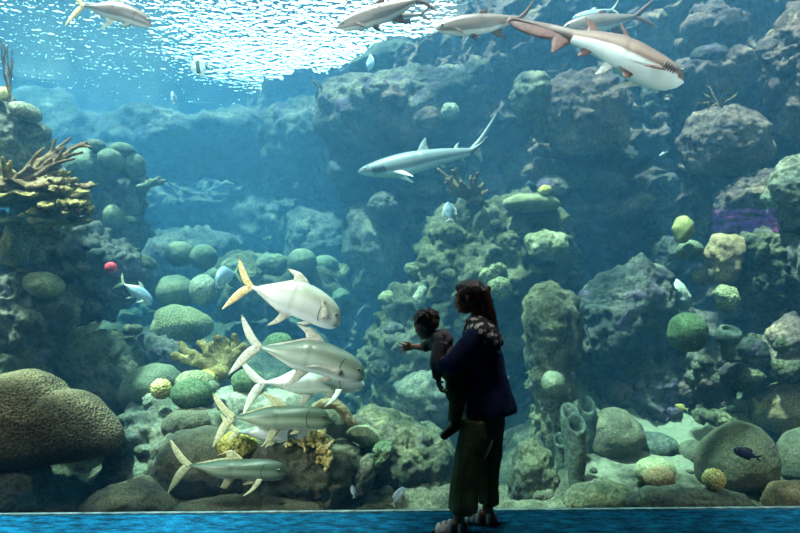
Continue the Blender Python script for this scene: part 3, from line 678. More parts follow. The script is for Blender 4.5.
R('boulder', 'dark round dome beside the tube sponges', 'rock', [(588, 440), (592, 420), (605, 407), (622, 408), (638, 422), (645, 438), (635, 452), (610, 462), (590, 456)], 6.6, .3, M['dark_boulder'], 'smooth', .08, 5)
R('boulder', 'low sandy hump right of the dark round dome', 'rock', ell(654, 446, 22, 14), 6.7, .3, M['boulder'], 'smooth', .1, 5)
R('boulder', 'large grey brown dome behind the dark blue fish', 'coral', [(697, 478), (697, 458), (706, 442), (720, 428), (738, 420), (756, 425), (768, 438), (776, 460), (772, 485), (740, 500), (705, 492)], 6.1, .36, M['dark_boulder'], 'pore', .06, 6)
R('boulder', 'smaller dark dome leaning on the left of the large grey brown dome', 'rock', ell(694, 455, 15, 15, -20), 6.5, .2, M['dark_boulder'], 'smooth', .06, 5)
R('boulder', 'grey brown dome cut off by the right edge', 'coral', [(780, 480), (780, 450), (790, 432), (810, 425), (850, 430), (850, 490)], 6.2, .3, M['dark_boulder'], 'pore', .06, 6)
R('brain_coral', 'flat green dome behind the orange brown coral disc', 'coral', ell(655, 471, 21, 14), 5.95, .15, M['sponge'], 'brain', .06, 5)
R('dome_coral', 'orange brown coral disc resting against the flat green dome', 'coral', ell(659, 478, 16, 12), 5.75, .1, M['tan_coral'], 'pore', .06, 5)
R('cauliflower_coral', 'small yellow knobbly coral in front of the large grey brown dome', 'coral', ell(714, 479, 11, 10), 5.55, .085, M['yellow_coral'], 'knob', .2, 5)
R('boulder', 'low green rock against the window under the orange brown disc', 'rock', [(625, 500), (645, 488), (680, 486), (715, 488), (745, 495), (760, 508), (690, 514), (630, 512)], 5.6, .22, M['boulder'], 'crag', .1, 5)
R('boulder', 'pinkish flat rock against the window in the lower right corner', 'rock', [(762, 500), (770, 486), (785, 481), (810, 484), (840, 500), (830, 512), (765, 510)], 5.55, .2, M['tan_coral'], 'crag', .12, 5)
R('boulder', 'low hazy rock at the window left of the orange brown disc', 'rock', [(560, 500), (580, 485), (610, 480), (632, 492), (640, 510), (565, 512)], 5.9, .25, M['reef_green'], 'crag', .12, 5)
R('reef_outcrop', 'red encrusting sponge glowing on the left reef', 'sponge', ell(111, 268, 6, 6), 7.0, .07, M['red'], 'knob', .1, 4).name = 'red_reflection'  # red knob put in for a reflected red light; label seeds its shape

# ---- loose encrusted stones lying all over the slopes
def scatter():
    from mathutils.bvhtree import BVHTree
    V = []; Fc = []; n = 0; OK_ = []
    for o in list(COL.objects):
        if o.type != 'MESH' or o.name.startswith(('water', 'window', 'trim', 'wall_front', 'wall_left', 'wall_right', 'wall_rear', 'wall_tank', 'floor', 'ceiling')): continue
        me = o.data; co = np.empty(len(me.vertices) * 3, dtype=np.float32); me.vertices.foreach_get('co', co); co = co.reshape(-1, 3) + np.array(o.location)
        k = len(me.polygons[0].vertices); ix = np.empty(len(me.loops), dtype=np.int32); me.loops.foreach_get('vertex_index', ix); ix = ix.reshape(-1, k)
        if k == 4: ix = np.concatenate([ix[:, [0, 1, 2]], ix[:, [0, 2, 3]]])
        V.append(co); Fc.append(ix + n); n += len(co)
        OK_.append(np.full(len(ix), o.name.startswith(('wall_back', 'seabed', 'reef_outcrop', 'reef_mound', 'reef_pillar', 'reef_ledge')) and o.get('category') != 'sponge'))
    tree = BVHTree.FromPolygons(np.concatenate(V).tolist(), np.concatenate(Fc).tolist())
    OK_ = np.concatenate(OK_)
    zones = [((592, 330, 800, 425), 42, (5, 13), 'knobby encrusted stone on the rubble slope at the right', 'encrusted stones on the right slope', 'stone', ('reef', 'reef_green', 'reef_purple', 'boulder'), 'rough'),
             ((620, 0, 800, 230), 34, (8, 20), 'craggy lump encrusting the high reef wall at the upper right', 'craggy lumps on the upper right wall', 'rock', ('reef_purple', 'reef', 'reef_purple'), 'rough'),
             ((330, 70, 620, 210), 34, (8, 22), 'dim craggy lump encrusting the reef wall in the upper middle', 'craggy lumps on the upper middle wall', 'rock', ('reef', 'reef_purple', 'reef'), 'rough'),
             ((565, 180, 700, 330), 22, (6, 15), 'blue shadowed lump on the reef wall between column and vase sponge', 'lumps between the column and the vase sponge', 'rock', ('reef', 'reef_purple'), 'rough'),
             ((0, 225, 160, 400), 34, (5, 12), 'knobby encrusted stone on the left hand reef slope', 'encrusted stones on the left slope', 'stone', ('reef', 'reef_green', 'boulder'), 'rough'),
             ((75, 400, 350, 505), 46, (4, 11), 'small rubble stone on the slope behind the jacks', 'rubble stones behind the jacks', 'stone', ('boulder', 'dark_boulder', 'reef', 'pale'), 'crag'),
             ((350, 400, 600, 505), 34, (4, 11), 'small rubble stone on the tank floor behind the woman', 'rubble stones on the floor behind the woman', 'stone', ('boulder', 'dark_boulder', 'reef'), 'crag'),
             ((600, 430, 800, 505), 20, (3, 8), 'small stone lying between the big domes and the sand at the lower right', 'stones around the sand patch', 'stone', ('boulder', 'dark_boulder', 'pale'), 'crag'),
             ((130, 230, 370, 340), 26, (6, 14), 'hazy blue coral lump on the floor of the deep bay', 'hazy coral lumps in the deep bay', 'coral', ('grey_dome', 'reef', 'reef_green'), 'rough'),
             ((380, 215, 520, 420), 26, (6, 14), 'knobby coral lump growing on the slope around the two people', 'coral lumps behind the two people', 'coral', ('reef_green', 'reef', 'olive_coral'), 'rough')]
    rn = random.Random(21); cam_ = Vector((0, 0, 1.5))
    for (x0, y0, x1, y1), cnt, (ra, rb), lab, grp, cat, mats, sty in zones:
        for _ in range(cnt):
            x, y = rn.uniform(x0, x1), rn.uniform(y0, y1); d = (P(x, y, 1) - cam_)
            hit, nor, fi, dist = tree.ray_cast(cam_ + d * 5.15, d.normalized())
            if hit is None or hit.y < 5.3 or not OK_[fi]: continue
            r = rn.uniform(ra, rb); D = hit.y; w = r * rn.uniform(.8, 1.35); h = r * rn.uniform(.6, 1.0)
            R_ = w / F * D
            rock('stone' if cat == 'stone' else ('reef_lump' if cat == 'rock' else 'coral_lump'), lab, cat, ell(x, y, w, h, rn.uniform(-30, 30)), D, R_ * .8, M[rn.choice(mats)], sty, .22, 4, group=grp, seed=rn.randint(1, 900), back=R_ * .15)
scatter()
# ------------------------------------------------------------------ fish
def fish_mat(name, back, side, belly, split=(.35, .6), metal=.35, rough=.32, spots=None, sheen=.5, stripe=None):
    """countershaded skin: the darker back, the flank and the pale belly of the animal"""
    m, nt, out = new_mat(name); L = nt.links.new
    tc = N(nt, 'TexCoord'); sp = N(nt, 'SeparateXYZ'); L(tc.outputs['Generated'], sp.inputs[0])
    n = N(nt, 'TexNoise', Scale=5, Detail=4); L(tc.outputs['Object'], n.inputs['Vector'])
    ma = N(nt, 'Math', operation='MULTIPLY_ADD'); ma.inputs[1].default_value = .12; L(n.outputs['Fac'], ma.inputs[0])
    at = N(nt, 'Attribute', attribute_name='girth'); L(at.outputs['Fac'], ma.inputs[2])
    r = ramp(nt, ma.outputs[0], [(0, belly), (max(0, split[0] - .10), belly), (split[0], side), (split[1], side), (min(.98, split[1] + .22), back), (1, back)])
    col = r.outputs[0]
    if stripe:
        w = N(nt, 'TexWave', Scale=stripe[1], Distortion=1.0); w.bands_direction = 'X'; L(tc.outputs['Object'], w.inputs['Vector'])
        sr = ramp(nt, w.outputs['Fac'], [(.30, 1), (.42, 0)])
        mx = N(nt, 'Mix', data_type='RGBA'); L(sr.outputs[0], mx.inputs[0]); L(col, mx.inputs[6]); mx.inputs[7].default_value = srgb(stripe[0]); col = mx.outputs[2]
    if spots:
        v = N(nt, 'TexNoise', Scale=30, Detail=4); L(tc.outputs['Object'], v.inputs['Vector'])
        sr = ramp(nt, v.outputs['Fac'], [(.58, 0), (.66, .6)])
        mx = N(nt, 'Mix', data_type='RGBA'); L(sr.outputs[0], mx.inputs[0]); L(col, mx.inputs[6]); mx.inputs[7].default_value = srgb(spots); col = mx.outputs[2]
    v = N(nt, 'TexVoronoi', Scale=70); L(tc.outputs['Object'], v.inputs['Vector'])
    bp = N(nt, 'Bump', Strength=.12, Distance=.004); L(v.outputs['Distance'], bp.inputs['Height'])
    bs = N(nt, 'BsdfPrincipled', Roughness=rough, Metallic=metal); bs.inputs['Specular IOR Level'].default_value = sheen
    L(col, bs.inputs['Base Color']); L(bp.outputs[0], bs.inputs['Normal']); L(bs.outputs[0], out.inputs[0]); return m
def fin_mat(name, a, b, dens=60):
    m, nt, out = new_mat(name); L = nt.links.new
    tc = N(nt, 'TexCoord'); w = N(nt, 'TexNoise', Scale=dens, Detail=2); L(tc.outputs['Object'], w.inputs['Vector'])
    r = ramp(nt, w.outputs['Fac'], [(.35, a), (.65, b)])
    bs = N(nt, 'BsdfPrincipled', Roughness=.5); bs.inputs['Specular IOR Level'].default_value = .3
    L(r.outputs[0], bs.inputs['Base Color'])
    tl = N(nt, 'BsdfTranslucent'); L(r.outputs[0], tl.inputs[0])
    mx = N(nt, 'MixShader'); mx.inputs[0].default_value = .35; L(bs.outputs[0], mx.inputs[1]); L(tl.outputs[0], mx.inputs[2]); L(mx.outputs[0], out.inputs[0]); return m
EYE = plain('fish_eye', '10120f', .1, spec=.8); IRIS = plain('fish_iris', '8a8a70', .3, metal=.2, var=(30, '6a6c50'))
DARK = plain('dark_slit', '1c1f22', .7)

class Fish:
    """body frame: x forward (0 tail root, 1 snout), z up, y to the left flank; unit length"""
    def __init__(s, prof, width, bend=0, sag=0, nose_round=.0):
        s.p = np.array(prof, float); s.width = width; s.bend = bend; s.sag = sag; s.mb = MB(); s.g = []
    def up(s, t): return np.interp(t, s.p[:, 0], s.p[:, 1])
    def lo(s, t): return np.interp(t, s.p[:, 0], s.p[:, 2])
    def smooth_prof(s, n=60):
        t = 1 - (1 - np.linspace(0, 1, n)) ** 1.0
        t = np.concatenate([np.linspace(s.p[0, 0], .9, 46 if s.p[0, 0] >= 0 else 70), .9 + .1 * np.sin(np.linspace(0, math.pi / 2, 16)[1:])])
        tt = np.linspace(-.7, 1.1, 721)
        def sm(y):
            k = np.hanning(25); k /= k.sum(); yy = np.interp(tt, s.p[:, 0], y)
            z = np.convolve(np.pad(yy, 12, mode='edge'), k, 'valid')
            return z
        u, l = sm(s.p[:, 1]), sm(s.p[:, 2])
        mid = s.p[-1, 1] * .5 + s.p[-1, 2] * .5
        U, L_ = np.interp(t, tt, u), np.interp(t, tt, l)
        # round the snout off
        k = np.clip((t - .93) / .07, 0, 1); c = np.sqrt(np.maximum(0, 1 - k ** 2.2))
        U = mid + (U - mid) * c; L_ = mid + (L_ - mid) * c
        return t, U, L_
    def body(s, seg=28, mi=0, wfun=None):
        t, U, Lo = s.smooth_prof(); h = (U - Lo) / 2; c = (U + Lo) / 2
        V = []; G = []
        for i, x in enumerate(t):
            w = s.width * (wfun(x) if wfun else (math.sin(min(1, (.03 + x) ** .75) * math.pi) ** .6 * .5 + .5 * math.sqrt(max(0, 1 - x ** 5)) * min(1, .12 + 1.6 * x)))
            w = min(w, h[i] * 1.0) if x > .9 else w
            for k in range(seg):
                a = 2 * math.pi * k / seg; ca, sa = math.cos(a), math.sin(a)
                V.append((x, abs(ca) ** 1.1 * math.copysign(1, ca) * w, c[i] + h[i] * sa)); G.append((sa + 1) / 2 if x > .02 else max((sa + 1) / 2, .66))
        n = len(t); Q = []
        for i in range(n - 1):
            for k in range(seg):
                k2 = (k + 1) % seg; Q.append((i * seg + k, (i + 1) * seg + k, (i + 1) * seg + k2, i * seg + k2))
        V.append((t[0], 0, c[0])); G.append(.5); V.append((1.004, 0, c[-1])); G.append(.4); a, b = len(V) - 2, len(V) - 1
        for k in range(seg):
            k2 = (k + 1) % seg; Q.append((a, k, k2)); Q.append((b, (n - 1) * seg + k2, (n - 1) * seg + k))
        s.mb.add(V, Q, mi); s.g += G; s.t, s.U, s.L = t, U, Lo
        s.wf = lambda x: s.width * (wfun(x) if wfun else (math.sin(min(1, (.03 + x) ** .75) * math.pi) ** .6 * .5 + .5 * math.sqrt(max(0, 1 - x ** 5)) * min(1, .12 + 1.6 * x)))
    def fin(s, a, b, mi=1, y=0, yb=None, th=.008, n=14, g=.5):
        """blade between two edges a and b (same direction: root -> tip), each a list of (x, z); y, yb: sideways place of root and tip"""
        yb = y if yb is None else yb
        def res(pts):
            pts = np.array(pts, float); d = np.concatenate([[0], np.cumsum(np.hypot(*np.diff(pts, axis=0).T))]); d /= d[-1]
            q = np.linspace(0, 1, n); x, z = np.interp(q, d, pts[:, 0]), np.interp(q, d, pts[:, 1])
            k = np.array([.25, .5, .25])
            for _ in range(2):
                x[1:-1] = np.convolve(x, k, 'valid'); z[1:-1] = np.convolve(z, k, 'valid')
            return x, z
        ax, az = res(a); bx, bz = res(b); V = []; m = 6
        for i in range(n):
            q = i / (n - 1); yy = y + (yb - y) * q; t0 = th * (1 - .75 * q)
            for k in range(m + 1):
                e = k / m; x = ax[i] + (bx[i] - ax[i]) * e; z = az[i] + (bz[i] - az[i]) * e
                hh = t0 * math.sqrt(max(0, 1 - (2 * e - 1) ** 2)) * .5 + .0006
                V.append((x, yy + hh, z)); V.append((x, yy - hh, z))
        Q = []; w = 2 * (m + 1)
        for i in range(n - 1):
            for k in range(m):
                p = i * w + 2 * k
                Q.append((p, p + 2, p + w + 2, p + w)); Q.append((p + 1, p + w + 1, p + w + 3, p + 3))
            p = i * w; Q.append((p, p + w, p + w + 1, p + 1)); p = i * w + 2 * m; Q.append((p, p + 1, p + w + 1, p + w))
        for i in (0, n - 1):
            for k in range(m):
                p = i * w + 2 * k; Q.append((p, p + 1, p + 3, p + 2))
        s.mb.add(V, Q, mi); s.g += [g] * len(V)
    def place(s, name, mats, label, cat, root, snout, D, yaw=0, group=None, eye=None, eyes=(1, -1), extra=None, roll=0, Dr=None):
        """root, snout: photo positions of the tail root and the tip of the snout; Dr: distance of the tail root if it differs"""
        A, B = P(root[0], root[1], Dr or D), P(snout[0], snout[1], D); ln = (B - A).length
        fx = (B - A).normalized(); 
        lat = Vector((0, 0, 1)).cross(fx).normalized(); up = fx.cross(lat).normalized()
        if roll: q = Matrix.Rotation(math.radians(roll), 3, fx); lat = q @ lat; up = q @ up
        v = np.array(s.mb.v)
        xx = v[:, 0]
        v[:, 1] += s.bend * ((xx - .45) ** 2 - .1) * np.where(xx < .45, 1.0, .5)
        v[:, 2] += s.sag * (xx - .5) ** 2
        v *= ln
        s.mb.v = [tuple(q) for q in v]
        o = s.mb.build(name, mats)
        at = o.data.attributes.new('girth', 'FLOAT', 'POINT'); at.data.foreach_set('value', np.array(s.g, dtype=np.float32))
        m = Matrix((fx, lat, up)).transposed().to_4x4(); m.translation = A; o.matrix_world = m
        tag(o, label, cat, group)
        if eye:
            ex, ez, er = eye
            for sd in eyes:
                e = MB(); yy = sd * (s.wf(ex) * 1.0) * ln; by = s.bend * ((ex - .45) ** 2 - .1) * .5 * ln
                e.ball((ex * ln, yy * .93 + by, ez * ln + s.sag * (ex - .5) ** 2 * ln), (er * ln, er * ln * .45, er * ln), 0)
                e.ball((ex * ln, yy * .93 + by + sd * er * ln * .2, ez * ln + s.sag * (ex - .5) ** 2 * ln), (er * ln * .62, er * ln * .36, er * ln * .62), 1)
                e.build('eye', [IRIS, EYE], o)
        if extra: extra(o, ln)
        return o

JACK = [(0, .020, -.018), (.05, .034, -.022), (.1, .055, -.032), (.17, .088, -.058), (.25, .14, -.092), (.32, .185, -.118), (.42, .232, -.128), (.5, .25, -.128), (.6, .25, -.126), (.68, .238, -.127), (.77, .215, -.129), (.84, .188, -.127), (.9, .152, -.118), (.94, .118, -.104), (.98, .06, -.08), (1, .0, -.055)]
def jack(label, root, snout, D, skin, fins, deep=1.0, bend=.0, Dr=None, thin=.125, cat='fish', group='large silver jacks swimming past the left half of the window', pect=1, tailrot=0, round_head=0, name='jack_fish', dorsal=1, yellow=None, roll=0, sag=0, eyes=(1, -1), anal=1):
    pr = [(t, u * deep, l * deep) for t, u, l in JACK]
    if round_head:
        pr = [(t, u * deep * (1 - .35 * max(0, 1 - abs(t - .5) * 1.4)) + round_head * max(0, t - .6), l * deep) for t, u, l in JACK]
    f = Fish(pr, thin, bend, sag); f.body(); dp = deep
    # scythe shaped tail: upper and lower lobe
    c, s_ = math.cos(tailrot), math.sin(tailrot)
    R_ = lambda pts: [(x * c - z * s_, x * s_ + z * c) for x, z in pts]
    f.fin(R_([(.03, .012), (-.06, .07), (-.135, .145), (-.245, .24)]), R_([(.0, -.02), (-.085, -.01), (-.155, .05), (-.222, .15), (-.252, .228)]), 1, th=.018)
    f.fin(R_([(.03, -.012), (-.035, -.09), (-.09, -.18), (-.215, -.33)]), R_([(.0, .02), (-.085, -.005), (-.15, -.10), (-.20, -.23), (-.222, -.322)]), 1, th=.018)
    f.fin([(-.05, .03), (.04, .013)], [(-.05, -.035), (.04, -.012)], 1, th=.03)
    if dorsal:
        zt = lambda x: np.interp(x, f.t, f.U) - .006
        f.fin([(.56, zt(.56)), (.52, zt(.52) + .04), (.42, zt(.42) + .11), (.28, zt(.28) + .17 * dorsal)], [(.38, zt(.38)), (.385, zt(.38) + .02), (.37, zt(.37) + .07), (.278, zt(.28) + .162 * dorsal)], 2, th=.012, g=.6)
        f.fin([(.40, zt(.40) + .03), (.25, zt(.25) + .02), (.06, zt(.06) + .012)], [(.40, zt(.40) - .01), (.25, zt(.25) - .01), (.06, zt(.06) - .002)], 2, th=.01)
    zl = lambda x: np.interp(x, f.t, f.L) + .006
    if anal:
        f.fin([(.50, zl(.5)), (.45, zl(.45) - .06), (.40, zl(.4) - .13), (.30, zl(.3) - .21 * anal)], [(.36, zl(.36)), (.37, zl(.36) - .04), (.34, zl(.34) - .12), (.29, zl(.29) - .205 * anal)], 2, th=.012)
        f.fin([(.38, zl(.38) - .03), (.22, zl(.22) - .018), (.06, zl(.06) - .01)], [(.38, zl(.38) + .01), (.22, zl(.22) + .01), (.06, zl(.06) + .002)], 2, th=.01)
    f.fin([(.72, zl(.72)), (.68, zl(.7) - .04), (.58, zl(.6) - .055)], [(.64, zl(.64)), (.62, zl(.62) - .02), (.575, zl(.6) - .05)], 2, y=.02, yb=.05, th=.01)
    f.fin([(.72, zl(.72)), (.68, zl(.7) - .04), (.58, zl(.6) - .055)], [(.64, zl(.64)), (.62, zl(.62) - .02), (.575, zl(.6) - .05)], 2, y=-.02, yb=-.05, th=.01)
    w = f.wf(.74)
    for sd in (1, -1):                               # long sickle pectoral fins
        if pect == 1:
            f.fin([(.78, .0), (.72, .035), (.62, .03), (.44, -.055)], [(.765, -.05), (.70, -.03), (.60, -.02), (.435, -.06)], 2, y=sd * (w * .96), yb=sd * (w * 1.12), th=.008)
        elif pect == 2:
            f.fin([(.78, -.05), (.76, -.10), (.70, -.17), (.62, -.21)], [(.72, -.05), (.71, -.09), (.67, -.15), (.615, -.205)], 2, y=sd * (w * .96), yb=sd * (w * 1.9), th=.008)
        elif pect == 3:
            f.fin([(.86, -.01), (.84, .06), (.78, .12), (.72, .185)], [(.80, -.03), (.79, .03), (.755, .10), (.715, .18)], 2, y=sd * (w * .94), yb=sd * (w * 1.0), th=.008)
    def gill(o, ln):
        for sd in (1, -1):
            g = MB(); pts = []
            for k in range(9):
                a = -1.1 + 2.3 * k / 8; x = .80 - .05 * math.cos(a) * .9 + .0; z = .03 * dp + .115 * dp * math.sin(a)
                zc, hh = (np.interp(x, f.t, f.U) + np.interp(x, f.t, f.L)) / 2, (np.interp(x, f.t, f.U) - np.interp(x, f.t, f.L)) / 2
                q = max(-.98, min(.98, (z - zc) / hh)); yy = f.wf(x) * (1 - q * q) ** .55
                pts.append((x * ln, sd * yy * ln * .995 + f.bend * ((x - .45) ** 2 - .1) * .5 * ln, z * ln + sag * (x - .5) ** 2 * ln))
            g.tube(pts, [.0035 * ln] * 9, 6); g.build('gill_edge', DARK, o)
            g = MB(); pts = []
            for k in range(6):
                x = .992 - .06 * k / 5; z = (-.045 - .018 * k / 5) * min(1, dp + .1)
                zc, hh = (np.interp(x, f.t, f.U) + np.interp(x, f.t, f.L)) / 2, (np.interp(x, f.t, f.U) - np.interp(x, f.t, f.L)) / 2
                q = max(-.9, min(.9, (z - zc) / max(hh, 1e-3))); w_ = min(f.wf(x), hh) if x > .9 else f.wf(x)
                pts.append((x * ln, sd * w_ * (1 - q * q) ** .55 * ln + f.bend * ((x - .45) ** 2 - .1) * .5 * ln, (zc + q * hh) * ln + sag * (x - .5) ** 2 * ln))
            g.tube(pts, [.003 * ln] * 6, 6); g.build('mouth', DARK, o)
    return f.place(name, [skin, fins, yellow or fins], label, cat, root, snout, D, eye=(.925, .055 * deep, .019), Dr=Dr, group=group, extra=gill, roll=roll, eyes=eyes)

SILV = fish_mat('silver_skin', 'a4a893', 'd0d2c4', 'f6f6f0', (.30, .62), .08, .3)
SILV2 = fish_mat('silver_green_skin', '74806c', 'b4bea8', 'f0f2ea', (.25, .50), .08, .33)
SILV3 = fish_mat('grey_olive_skin', '4c5e46', 'a2b290', 'ecf0dc', (.22, .46), .08, .36)
BROWNISH = fish_mat('rosy_silver_skin', '5a483e', '857264', 'd0c8bc', (.3, .52), .08, .38)
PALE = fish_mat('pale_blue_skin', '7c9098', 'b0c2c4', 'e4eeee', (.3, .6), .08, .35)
YF = fin_mat('yellow_fin', 'c8a460', 'ecdcae'); WF = fin_mat('pale_fin', 'c9c2a4', 'efeadc'); YG = fin_mat('yellow_green_fin', 'c6c486', 'eeecc4')
BF = fin_mat('brown_fin', '5c4034', '80604e')

jack('topmost silver jack fish with golden tail, highest of the jacks near the window', (252, 287.5), (341, 322), 5.45, SILV, YF, yellow=WF, pect=3, bend=.12)
jack('silver jack fish with dark green head, second from the top, overlapping a paler jack', (260, 347), (366, 376), 5.45, SILV2, WF, deep=.80, bend=.12, pect=1)
jack('pale silver jack fish mostly hidden behind the dark headed jack', (264, 383), (365, 383), 5.75, SILV, WF, deep=.80, bend=.1, pect=2, dorsal=0)
jack('silver jack fish with yellow tail lobes, just above the lowest jack', (234, 417), (331, 421), 5.35, SILV3, YG, deep=.82, bend=.15, pect=0, round_head=.05)
jack('jack fish nearly hidden behind the one with yellow tail lobes, only tail and fin showing', (239, 432), (316, 434), 5.52, SILV, YG, deep=.8, bend=.0, pect=0, dorsal=0)
jack('lowest jack fish, dark green back and yellow green tail, close above the floor', (189.5, 465.5), (286, 474), 5.25, SILV3, YG, deep=.68, bend=.2, pect=2, round_head=.12, dorsal=.35, anal=.5)
jack('rosy silver jack fish swimming right at the top left of the window', (84, 6), (152, 24), 6.2, BROWNISH, YF, deep=.72, bend=.15, group=None, pect=0, yellow=WF)
jack('pale blue fish swimming right beside the red knob', (124, 284), (152, 304), 7.0, PALE, YG, deep=.95, bend=.1, group=None, thin=.1, pect=2, yellow=WF)

def frontal_jack():
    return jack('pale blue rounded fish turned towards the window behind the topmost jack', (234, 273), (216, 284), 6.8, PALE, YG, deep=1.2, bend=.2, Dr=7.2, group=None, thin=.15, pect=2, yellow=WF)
frontal_jack()

# long silver fish cruising left at the surface
LONG = [(0, .03, -.03), (.08, .045, -.04), (.2, .075, -.08), (.35, .105, -.115), (.5, .12, -.13), (.65, .12, -.13), (.78, .10, -.115), (.88, .07, -.09), (.95, .035, -.06), (1, .0, -.03)]
def long_fish(name, label, root, snout, D, skin, fins, tail=1., Dr=None, bend=.1, group='silver fish cruising left near the surface', dz=1.0):
    f = Fish([(a, b * dz, c * dz) for a, b, c in LONG], .075, bend); f.body()
    f.fin([(.03, .018), (-.06, .08), (-.13 * tail, .15), (-.20 * tail, .22)], [(.0, -.01), (-.06, .01), (-.12 * tail, .09), (-.205 * tail, .205)], 1, th=.016)
    f.fin([(.03, -.018), (-.05, -.07), (-.10 * tail, -.13), (-.17 * tail, -.20)], [(.0, .01), (-.06, -.01), (-.11 * tail, -.07), (-.175 * tail, -.19)], 1, th=.016)
    zt = lambda x: np.interp(x, f.t, f.U) - .006; zl = lambda x: np.interp(x, f.t, f.L) + .006
    f.fin([(.50, zt(.5)), (.46, zt(.46) + .05), (.36, zt(.36) + .06)], [(.38, zt(.38)), (.37, zt(.37) + .02), (.355, zt(.36) + .055)], 1, th=.012)
    f.fin([(.36, zl(.36)), (.30, zl(.3) - .07), (.20, zl(.2) - .14)], [(.22, zl(.22)), (.23, zl(.23) - .04), (.195, zl(.2) - .135)], 1, th=.012)
    for sd in (1, -1):
        f.fin([(.60, zl(.6)), (.56, zl(.56) - .04), (.50, zl(.5) - .06)], [(.54, zl(.54)), (.53, zl(.53) - .02), (.495, zl(.5) - .055)], 1, y=sd * .03, yb=sd * .06, th=.01)
        f.fin([(.80, -.04), (.74, -.09), (.68, -.13)], [(.76, -.03), (.71, -.07), (.675, -.125)], 1, y=sd * f.wf(.8) * .9, yb=sd * f.wf(.8) * 1.5, th=.008)
    return f.place(name, [skin, fins], label, 'fish', root, snout, D, eye=(.915, .012, .02), Dr=Dr, group=group)
long_fish('tarpon', 'thick silver fish cruising left, nearest the bright patch of the surface', (418, 1), (336, 27), 6.2, BROWNISH, BF, bend=.1)
long_fish('tarpon', 'small tailed silver fish just behind the one nearest the bright patch', (421, 15), (372, 18), 6.9, BROWNISH, BF, bend=.1, dz=.7, tail=1.3)
long_fish('tarpon', 'silver fish cruising left just ahead of the tail of the large shark', (520, 19), (435, 28), 6.3, BROWNISH, BF, bend=.12)
long_fish('snook', 'slim silver fish with a forked tail half hidden behind the large shark', (635, 17), (561, 28), 7.0, BROWNISH, BF, bend=.1, tail=1.5)
long_fish('parrotfish', 'pale greenish fish behind the dorsal fin of the large shark', (612, 10), (572, 18), 7.6, PALE, WF, bend=.1, dz=.9)

# ------------------------------------------------------------------ sharks
SHARK = fish_mat('shark_skin', '4a3a34', '66544a', 'e8f2ee', (.42, .54), .0, .55, sheen=.3)
SHARK2 = fish_mat('pale_shark_skin', '5c6462', '7a827e', 'd8e2de', (.36, .5), .0, .5, sheen=.3)
SF = fin_mat('shark_fin', '50342e', '6c4a42', 30); SF2 = fin_mat('pale_shark_fin', '8d9490', 'b4bab4', 30); PW = fin_mat('fin_white', 'cfd8d0', 'eef2ec', 30)
def shark(label, prof, root, snout, D, skin, fins, tailpts, d1, d2, pects, lows, width=.11, bend=.1, Dr=None, sag=0, roll=0, gills=True, eyes=(1, -1)):
    f = Fish(prof, width, bend, sag)
    f.body(32, wfun=lambda x: math.sqrt(max(0, 1 - max(0, (x - .72) / .28) ** 2.4)) * max(.10, min(1, .32 + 1.3 * x)))
    for a, b, mi in tailpts: f.fin(a, b, mi, th=.03)
    zt = lambda x: np.interp(x, f.t, f.U) - .012; zl = lambda x: np.interp(x, f.t, f.L) + .012
    for (x0, x1, tx, th_) in (d1, d2):
        f.fin([(x1, zt(x1)), (x1 - (x1 - tx) * .55, zt(x1) + th_ * .62), (tx, zt(x0) + th_)], [(x0, zt(x0)), (x0 + .01, zt(x0) + th_ * .35), (tx - .004, zt(x0) + th_ * .96)], 1, th=.022, g=.8)
    for (x0, x1, tx, th_, yy, mi) in lows:
        f.fin([(x1, zl(x1)), ((x1 + tx) / 2, zl(x1) - th_ * .6), (tx, zl(x0) - th_)], [(x0, zl(x0)), ((x0 + tx) / 2, zl(x0) - th_ * .35), (tx - .004, zl(x0) - th_ * .95)], mi, y=yy * .4, yb=yy, th=.02, g=.2)
    for (x0, x1, tx, tz, z0, yr, yt, mi) in pects:
        f.fin([(x1, z0), ((x1 + tx) / 2 + .02, z0 + (tz - z0) * .45), (tx, tz)], [(x0, z0), ((x0 + tx) / 2, z0 + (tz - z0) * .35), (tx - .006, tz + .004)], mi, y=yr, yb=yt, th=.022, g=.2)
    def extra(o, ln):
        if not gills: return
        for sd in (1, -1):
            for k in range(5):
                g = MB(); x = .865 - .022 * k; pts = []
                for j in range(6):
                    z = .03 - .1 * j / 5
                    zc, hh = (np.interp(x, f.t, f.U) + np.interp(x, f.t, f.L)) / 2, (np.interp(x, f.t, f.U) - np.interp(x, f.t, f.L)) / 2
                    q = max(-.97, min(.97, (z * .8 - .005) / hh)); z = zc + q * hh
                    yy = f.wf(x) * abs(1 - q * q) ** .55
                    pts.append((( x - .02 * (j / 5)) * ln, sd * yy * ln * 1.0 + bend * ((x - .45) ** 2 - .1) * .5 * ln, (z + sag * (x - .5) ** 2) * ln))
                g.tube(pts, [.002 * ln, .007 * ln, .0085 * ln, .0085 * ln, .007 * ln, .002 * ln], 6); g.build('gill_slit', DARK, o)
    return f.place('shark', [skin, fins, PW], label, 'shark', root, snout, D, eye=(.93, .005, .010), Dr=Dr, extra=extra, roll=roll, eyes=eyes)
P1 = [(-.50, .045, .030), (-.40, .052, .022), (-.25, .062, .006), (-.12, .068, -.016), (-.04, .066, -.036), (.04, .066, -.062), (.12, .088, -.075), (.24, .117, -.095), (.38, .14, -.135), (.5, .142, -.165), (.62, .122, -.178), (.72, .102, -.172), (.78, .088, -.163), (.86, .066, -.142), (.92, .048, -.118), (.97, .028, -.085), (1, .0, -.045)]
